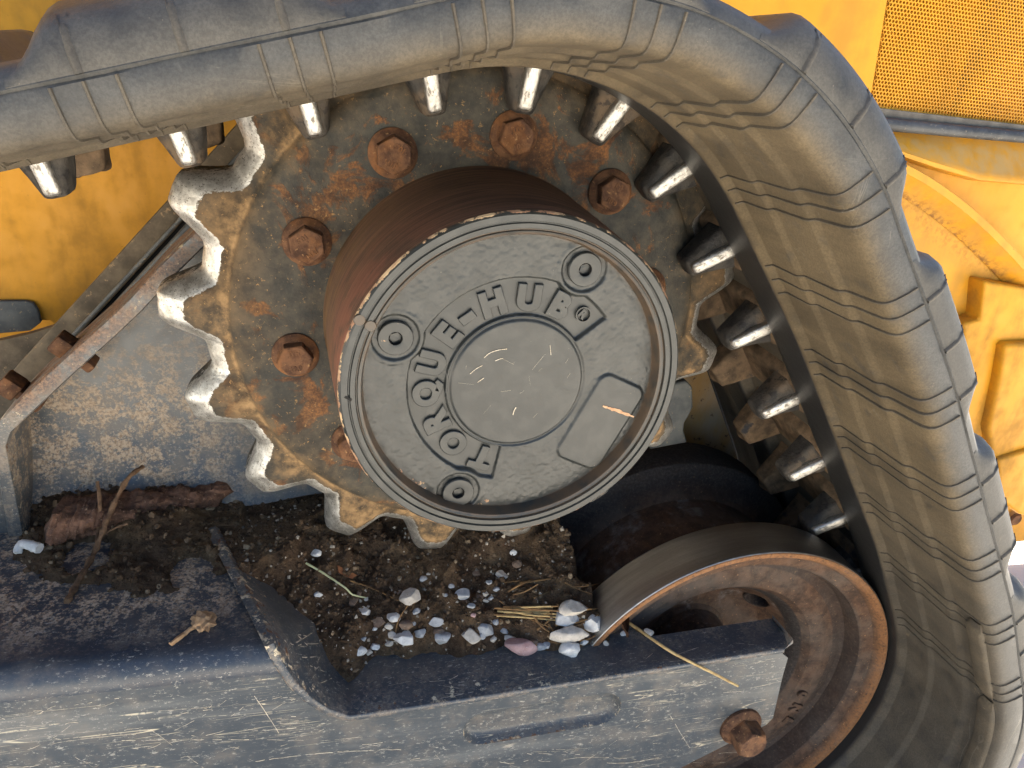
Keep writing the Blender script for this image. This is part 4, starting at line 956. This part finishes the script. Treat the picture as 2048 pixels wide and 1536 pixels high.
# grit that nobody could count
Vg, Fg = [], []
for i in range(1500):
    px_, py_ = random.uniform(480, 1280), random.uniform(1010, 1340)
    p = on_mud(px_, py_)
    if mud_h(p.x, p.y) < floor_z(p.x) + .001 or p.x > .125 or p.x < -.2 or not (-.1 < p.y < .1): continue
    r = random.choice((.0007, .0009, .0012, .0018, .0024)) * random.uniform(.7, 1.2); b = len(Vg)
    R3 = Matrix.Rotation(random.uniform(0, 6), 3, Vector((random.gauss(0, 1), random.gauss(0, 1), random.gauss(0, 1))).normalized())
    for q in ((1, 0, 0), (-1, 0, 0), (0, 1, 0), (0, -1, 0), (0, 0, .8), (0, 0, -.8)): Vg.append(p + R3 @ (Vector(q) * r * random.uniform(.7, 1.2)))
    for f in ((0, 2, 4), (2, 1, 4), (1, 3, 4), (3, 0, 4), (2, 0, 5), (1, 2, 5), (3, 1, 5), (0, 3, 5)): Fg.append(tuple(b + k for k in f))
gm = N('grit'); gv = gm.n('ShaderNodeNewGeometry')
gr = gm.out(gm.mix(gm.ramp(gv.outputs['Random Per Island'], .15, .95), (.05, .033, .022), (.42, .36, .28)), .85)
tag(mk('grit', Vg, Fg, gr, None, 0), 'fine sandy grit scattered over the packed mud', 'grit', kind='stuff')

STICK = m_simple('twig_bark', (.065, .036, .02), (.19, .11, .06), 120, .85, .001, 0, (1, 1, 1), .6)
STRAW = m_simple('straw', (.28, .18, .07), (.46, .33, .15), 140, .6, .0004, 0, (1, 1, 1), .3)
STRAWD = m_simple('old_straw', (.10, .055, .025), (.22, .125, .05), 140, .7, .0004, 0, (1, 1, 1), .3)
GREENS = m_simple('green_grass', (.36, .38, .20), (.50, .50, .30), 140, .6, .0004, 0, (1, 1, 1), .3)
BARK = m_simple('rotten_bark', (.050, .027, .018), (.22, .115, .072), 60, .9, .005, 0, (.3, 1, 1), 1.0, (.36, .23, .15))
LEAF = m_simple('dead_leaf', (.045, .024, .014), (.115, .058, .03), 60, .75, .002, 0, (1, 1, 1), .5)
LH = lambda x, y: max(mud_left_h(x, y), TZ)
def mudpath(L, hf, lift): return [on_mud(a, b, hf) + Vector((0, 0, l)) for (a, b), l in zip(L, lift)]
tw = empty('forked_twig', on_mud(200, 1115, LH), 'forked brown twig leaning across the bark on the beam', 'twig')
pts = curve_pts(mudpath([(135, 1208), (152, 1178), (178, 1140), (200, 1108), (228, 1066), (262, 1022), (293, 998)], LH, (.002, .003, .006, .012, .024, .034, .036)), 5)
tube('stem', pts, [lerp(.0028, .0019, i / len(pts)) * (1 + .25 * sin(i * 1.9)) for i in range(len(pts))], STICK, tw, 8, .16)
pts = curve_pts(mudpath([(196, 1112), (204, 1080), (206, 1045), (203, 1022)], LH, (.010, .018, .026, .032)), 5)
tube('side_shoot', pts, [lerp(.0022, .0014, i / len(pts)) for i in range(len(pts))], STICK, tw, 8, .16)
pts = curve_pts(mudpath([(214, 1092), (240, 1075), (258, 1066)], LH, (.014, .012, .010)), 4); tube('side_shoot', pts, .0011, STICK, tw, 6, .15)
tw2 = empty('clubbed_twig', on_mud(400, 1250, LH), 'short tan twig with a ragged clump at one end on the blue beam', 'twig')
pts = curve_pts(mudpath([(341, 1292), (362, 1277), (385, 1262), (404, 1252)], LH, (.0015, .002, .003, .004)), 5); tube('stem', pts, .0019, m_simple('tan_twig', (.26, .15, .075), (.42, .27, .15), 150, .8, .0008), tw2, 7, .2)
cl = on_mud(408, 1250, LH); bm = bmesh.new(); bmesh.ops.create_icosphere(bm, subdivisions=3, radius=1)
for v in bm.verts: v.co = Vector((v.co.x * .0085, v.co.y * .0105, v.co.z * .0055)) * (1 + .55 * noise.noise(v.co * 2.6))
from_bm('clump', bm, bpy.data.materials['tan_twig'], tw2, 30, cl + Vector((0, 0, .003)))
# rotten bark slab
c0, c1_ = on_mud(95, 1072, LH), on_mud(462, 1008, LH); V = []
nb, mb = 150, 30
for i in range(nb):
    u = i / (nb - 1); c = lerp(c0, c1_, u); wv = .040 * (1 - .5 * u) * sm(0, .06, u + .02 + .02 * fbm(u * 30, 4)) * (1 - .8 * sm(.93, 1, u))
    for j in range(mb):
        a = 2 * pi * j / mb; fib = fbm(u * 7, a * 3.0, 1.0, 3); rr = 1 + .22 * fbm(u * 9 + cos(a), sin(a) * 1.3, 2, 3) + .16 * fib + .10 * noise.noise(Vector((u * 60, a * 4, 0)))
        rr *= 1.0 - .12 * (1 if (fib > .12 and sin(a) > -.2) else 0)      # split layers
        V.append(c + Vector((.004 * sin(a), wv * .72 * cos(a) * rr + .008, .009 + wv * .46 * sin(a) * rr + .004 * fbm(u * 14, 3, 0, 2))))
bo = mk('bark_slab', V, grid_faces(nb, mb, wrap_v=True) + [tuple(range(mb)), tuple(reversed(range((nb - 1) * mb, nb * mb)))], BARK, None, 40)
tag(bo, 'long slab of rotten reddish-brown bark lying on the beam against the wall', 'bark')
# chalk chip at the corner of the beam
pts = curve_pts([on_mud(36, 1112, LH) + Vector((0, 0, .003)), on_mud(44, 1100, LH) + Vector((0, 0, .006)), on_mud(62, 1102, LH) + Vector((0, 0, .006)), on_mud(82, 1108, LH) + Vector((0, 0, .006))], 5)
o = tube('chalk_chip', pts, [.0035 + .0012 * sm(4, 12, i) for i in range(len(pts))], PM['white'], None, 9, .12); tag(o, 'white bent chalky chip at the foot of the bracket flange', 'stone chip')
# straws
def straw(name, L, r, mat, label, cat, lift, hf=None, group=None, n=5):
    pts = curve_pts(mudpath(L, hf, lift), n); o = tube(name, pts, [r * (1 - .4 * i / len(pts)) for i in range(len(pts))], mat, None, 6, .08); return tag(o, label, cat, group)
PF = lambda x, y: max(mud_h(x, y), floor_z(x)) if y > -.128 else -9
pts = [on_mud(1205, 1228) + Vector((0, 0, .008)), on_mud(1260, 1262) + Vector((0, 0, .008)), at(1340, 1302, -.118), at(1410, 1338, -.131), at(1476, 1372, -.137)]
o = tube('straw', curve_pts(pts, 6), [.0017 * (1 - .3 * i / 25) for i in range(25)], STRAW, None, 7, .06); tag(o, 'long straight golden straw hanging over the plate edge', 'straw')
straw('grass_blade', [(612, 1133), (650, 1157), (690, 1184), (705, 1196), (732, 1199)], .0011, GREENS, 'thin pale green grass blade curving over the mud', 'grass blade', (.004, .005, .005, .004, .002))
straw('dry_stalk', [(700, 1165), (740, 1180), (798, 1205)], .0008, STRAWD, 'thin dark dry stalk beside the green grass blade', 'stalk', (.002, .003, .002))
straw('curled_rootlet', [(790, 1280), (793, 1262), (802, 1245), (814, 1229)], .0008, STRAWD, 'fine curled rootlet standing beside the white square block', 'rootlet', (.002, .006, .009, .010))
for i in range(16):
    x0, y0 = random.uniform(985, 1035), random.uniform(1226, 1244); x1, y1 = random.uniform(1085, 1128), y0 + random.uniform(-4, 12)
    straw('hay', [(x0, y0), ((x0 + x1) / 2, (y0 + y1) / 2 + random.uniform(-3, 3)), (x1, y1)], .0010, STRAW if i % 3 else STRAWD, 'golden hay stalk in the bundle pinned under the smooth blue-grey pebble', 'hay', (.004 + random.uniform(0, .006),) * 3, None, 'hay stems in the bundle')
for i in range(22):
    x0, y0 = random.uniform(985, 1160), random.uniform(1165, 1290); a = random.uniform(-1.0, 1.0); L_ = random.uniform(25, 70)
    straw('dead_stalk', [(x0, y0), (x0 + L_ * .5 * cos(a), y0 + L_ * .5 * sin(a) * .7), (x0 + L_ * cos(a), y0 + L_ * sin(a) * .7)], random.uniform(.0006, .0013), STRAWD, 'dark dead stalk strewn over the mud by the idler wheel', 'stalk', (.002 + random.uniform(0, .006), .004, .003 + random.uniform(0, .006)), None, 'dead stalks on the mud')
# curled dead leaf and orange wood chip
L0, L1 = on_mud(1188, 1208) + Vector((0, 0, .006)), on_mud(1250, 1292) + Vector((0, 0, .004)); V = []
for i in range(14):
    u = i / 13; c = lerp(L0, L1, u) + Vector((.004 * sin(u * 3), 0, .012 * sin(u * 2.6)))
    for j in range(6):
        v = j / 5 - .5; wv = .016 * sin(pi * (.12 + .85 * u)) + .003
        V.append(c + Vector((wv * v + .002 * fbm(u * 7, v * 4), .010 * v, .018 * v * v * (1 + u) + .002 * fbm(u * 9, v * 6, 4))))
for v in list(V): V.append(v + Vector((.0004, .0003, -.0007)))
nv = 84
F = grid_faces(14, 6) + [tuple(84 + k for k in reversed(f)) for f in grid_faces(14, 6)]
o = mk('dead_leaf', V, F, LEAF, None, 60); tag(o, 'curled dark brown dead leaf against the idler rim', 'leaf')
q0, q1 = on_mud(672, 1140), on_mud(712, 1160); t = (q1 - q0).normalized(); s_ = t.cross(Vector((0, -.4, .9))).normalized(); up = s_.cross(t)
bm = bmesh.new(); bmesh.ops.create_cube(bm, size=1)
for v in bm.verts: v.co = (q0 + q1) / 2 + t * (v.co.x * (q1 - q0).length * (1 - .35 * (v.co.y > 0))) + s_ * (v.co.y * .006) + up * (v.co.z * .002) + Vector((0, 0, .002))
o = from_bm('wood_chip', bm, m_simple('chip_wood', (.17, .062, .025), (.28, .11, .045), 90, .8, .001, 0, (1, 1, 1), .4), None, 30); tag(o, 'small flat orange-brown wood chip on the dark mud', 'wood chip')

# rubber wear pads bonded on the inner edge of the track near the idler
def pad(s0, s1):
    V = []; n = 26
    for i in range(n):
        u = i / (n - 1); s = lerp(s0, s1, u); e = min(1, min(u, 1 - u) * 9); sk = .006 * (1 - e)
        for (y, o) in ((-.2135 + sk * .3, .2160), (-.2130, .2130), (-.2100, .2112), (-.2000 - sk, .2105), (-.1965 - sk, .2112), (-.1955 - sk, .2145)):
            p, nn_, t = path(s, o if e > .2 or o > .2144 else lerp(o, .2142, .7)); V.append((p.x, y, p.z))
    mk('wear_pad', V, grid_faces(n, 6), RUB, track, 50, [(0, .6, 0)] * len(V))
pad(.69, .80); pad(.806, .95)

# paint scratches: thin bare slivers on the frame's plates
SCRM = m_simple('bare_scratch', (.42, .35, .25), (.62, .55, .44), 200, .7, .0003)
Vs, Fs = [], []
def sliver(P, wdt, nrm):
    """broken thin strip through the points P"""
    on = True
    for a, b in zip(P[:-1], P[1:]):
        if random.random() < .32: on = not on
        if not on and random.random() < .75: continue
        t = (b - a).normalized(); sd_ = t.cross(nrm).normalized(); k = len(Vs); w0, w1 = wdt * random.uniform(.2, 1), wdt * random.uniform(.2, 1)
        Vs.extend([a - sd_ * w0, a + sd_ * w0, b + sd_ * w1, b - sd_ * w1]); Fs.append((k, k + 1, k + 2, k + 3))
def plate_ok(px, py):
    if px < 600: return py > 1402 - .03 * px
    if px < 720: return py > 1455
    if px > 1500: return False
    if 905 < px < 1265 and abs(py - (1452 - (px - 975) * .167)) < 66: return False
    return py > 1433 - .153 * (px - 700) + 42
for i in range(150):
    px, py = random.uniform(-20, 1500), random.uniform(1320, 1536)
    q = random.random(); sl = random.gauss(-.10, .06) if q < .72 else (random.gauss(-.55, .12) if q < .9 else random.uniform(-.2, 2))
    L_ = random.choice((30, 50, 90, 160, 300)) * random.uniform(.6, 1.3) * (1 if q < .72 else .6); n = max(4, int(L_ / 9)); bow = random.uniform(-6, 6); P = []
    for k in range(n + 1):
        u = k / n; x, y = px + L_ * u / sqrt(1 + sl * sl), py + L_ * sl * u / sqrt(1 + sl * sl) + bow * 4 * u * (1 - u) + random.uniform(-.6, .6)
        if plate_ok(x, y): P.append(at(x, y, YF - .0003))
        elif len(P) > 2: sliver(P, random.uniform(.00010, .00038), Vector((0, -1, 0))); P = []
        else: P = []
    if len(P) > 2: sliver(P, random.uniform(.00010, .00038), Vector((0, -1, 0)))
def endp(i, u):
    k = min(nE - 2, int(i)); f = i - k; e = lerp(E[k], E[k + 1], f)
    kb = i / 10; B = Vector((lerp(-.118, -.106, kb), lerp(.03, -.02, kb), -.312)); return lerp(e, B, u) + Vector((.0012, -.0006, .0006))
for i in range(26):
    i0, u0 = random.uniform(3.2, 8), random.uniform(.06, .3); di, du = random.uniform(-.2, 1.4), random.uniform(.05, .3)
    sliver([endp(min(9.4, i0 + di * k / 10), u0 + du * k / 10) for k in range(11)], random.uniform(.00012, .00030), Vector((.7, -.5, .5)))
for i in range(30):
    px, py = random.uniform(760, 1480), 0; base_ = 1424 - .153 * (px - 760); py = base_ - random.uniform(6, 50); sl = random.gauss(-.1, .3); L_ = random.uniform(20, 90)
    P = [atz(px + L_ * k / 8, py + L_ * sl * k / 8, floor_z(atz(px, py, -.30).x) + .0008) for k in range(9)]
    if all(p.y < -.09 and p.y > -.126 for p in P): sliver(P, random.uniform(.00012, .0003), Vector((0, 0, 1)))
o = mk('paint_scratch', Vs, Fs, SCRM, frm, 0); o['kind'] = 'stuff'

# rubs on the hub cover
Vs, Fs = [], []; ny = Vector((0, -1, 0)); yb = CY - .0012
for (pts_, wd_) in ((((968, 716), (980, 706), (998, 700), (1014, 698)), .00035), (((955, 765), (962, 760), (968, 756)), .0003), (((990, 722), (1000, 718), (1006, 717)), .0003), (((1026, 830), (1028, 822), (1032, 815)), .0005), (((940, 748), (952, 738), (965, 731)), .0003), (((1100, 690), (1102, 710)), .0002)):
    P = curve_pts([at(a, b, yb) for (a, b) in pts_], 5)
    for a, b in zip(P[:-1], P[1:]):
        t = (b - a).normalized(); sd_ = t.cross(ny).normalized(); k = len(Vs); w0 = wd_ * random.uniform(.3, 1); w1 = wd_ * random.uniform(.3, 1)
        Vs += [a - sd_ * w0, a + sd_ * w0, b + sd_ * w1, b - sd_ * w1]; Fs.append((k, k + 1, k + 2, k + 3))
for i in range(14):
    a0_, rr_ = random.uniform(0, 6.28), random.uniform(.004, .043); x, z = CHC[0] + rr_ * cos(a0_), CHC[1] + rr_ * sin(a0_); an = random.gauss(.6, .6); L_ = random.uniform(.002, .012)
    a, b = Vector((x, yb, z)), Vector((x + L_ * cos(an), yb, z + L_ * sin(an))); sd_ = (b - a).normalized().cross(ny); k = len(Vs); wd_ = random.uniform(.00002, .00005)
    if (b.x - CHC[0]) ** 2 + (b.z - CHC[1]) ** 2 < .0445 ** 2: Vs += [a - sd_ * wd_, a + sd_ * wd_, b + sd_ * wd_, b - sd_ * wd_]; Fs.append((k, k + 1, k + 2, k + 3))
o = mk('cover_scratch', Vs, Fs, SCRM, cover, 0); o['kind'] = 'stuff'
Vs, Fs = [], []; P = curve_pts([at(a, b, CY - .0026) for (a, b) in ((1206, 812), (1222, 817), (1245, 825), (1268, 834))], 6)
for i, p in enumerate(P):
    w_ = .0015 * sin(pi * (.12 + .8 * i / len(P))) * random.uniform(.6, 1.3); Vs += [p + Vector((-.35, 0, -1)).normalized() * w_, p + Vector((.35, 0, 1)).normalized() * w_ * random.uniform(.5, 1.2)]
Fs = [(2 * i, 2 * i + 1, 2 * i + 3, 2 * i + 2) for i in range(len(P) - 1)]
mk('bare_rub', Vs, Fs, m_simple('primer_rub', (.36, .19, .10), (.50, .32, .19), 160, .8), cover, 0)
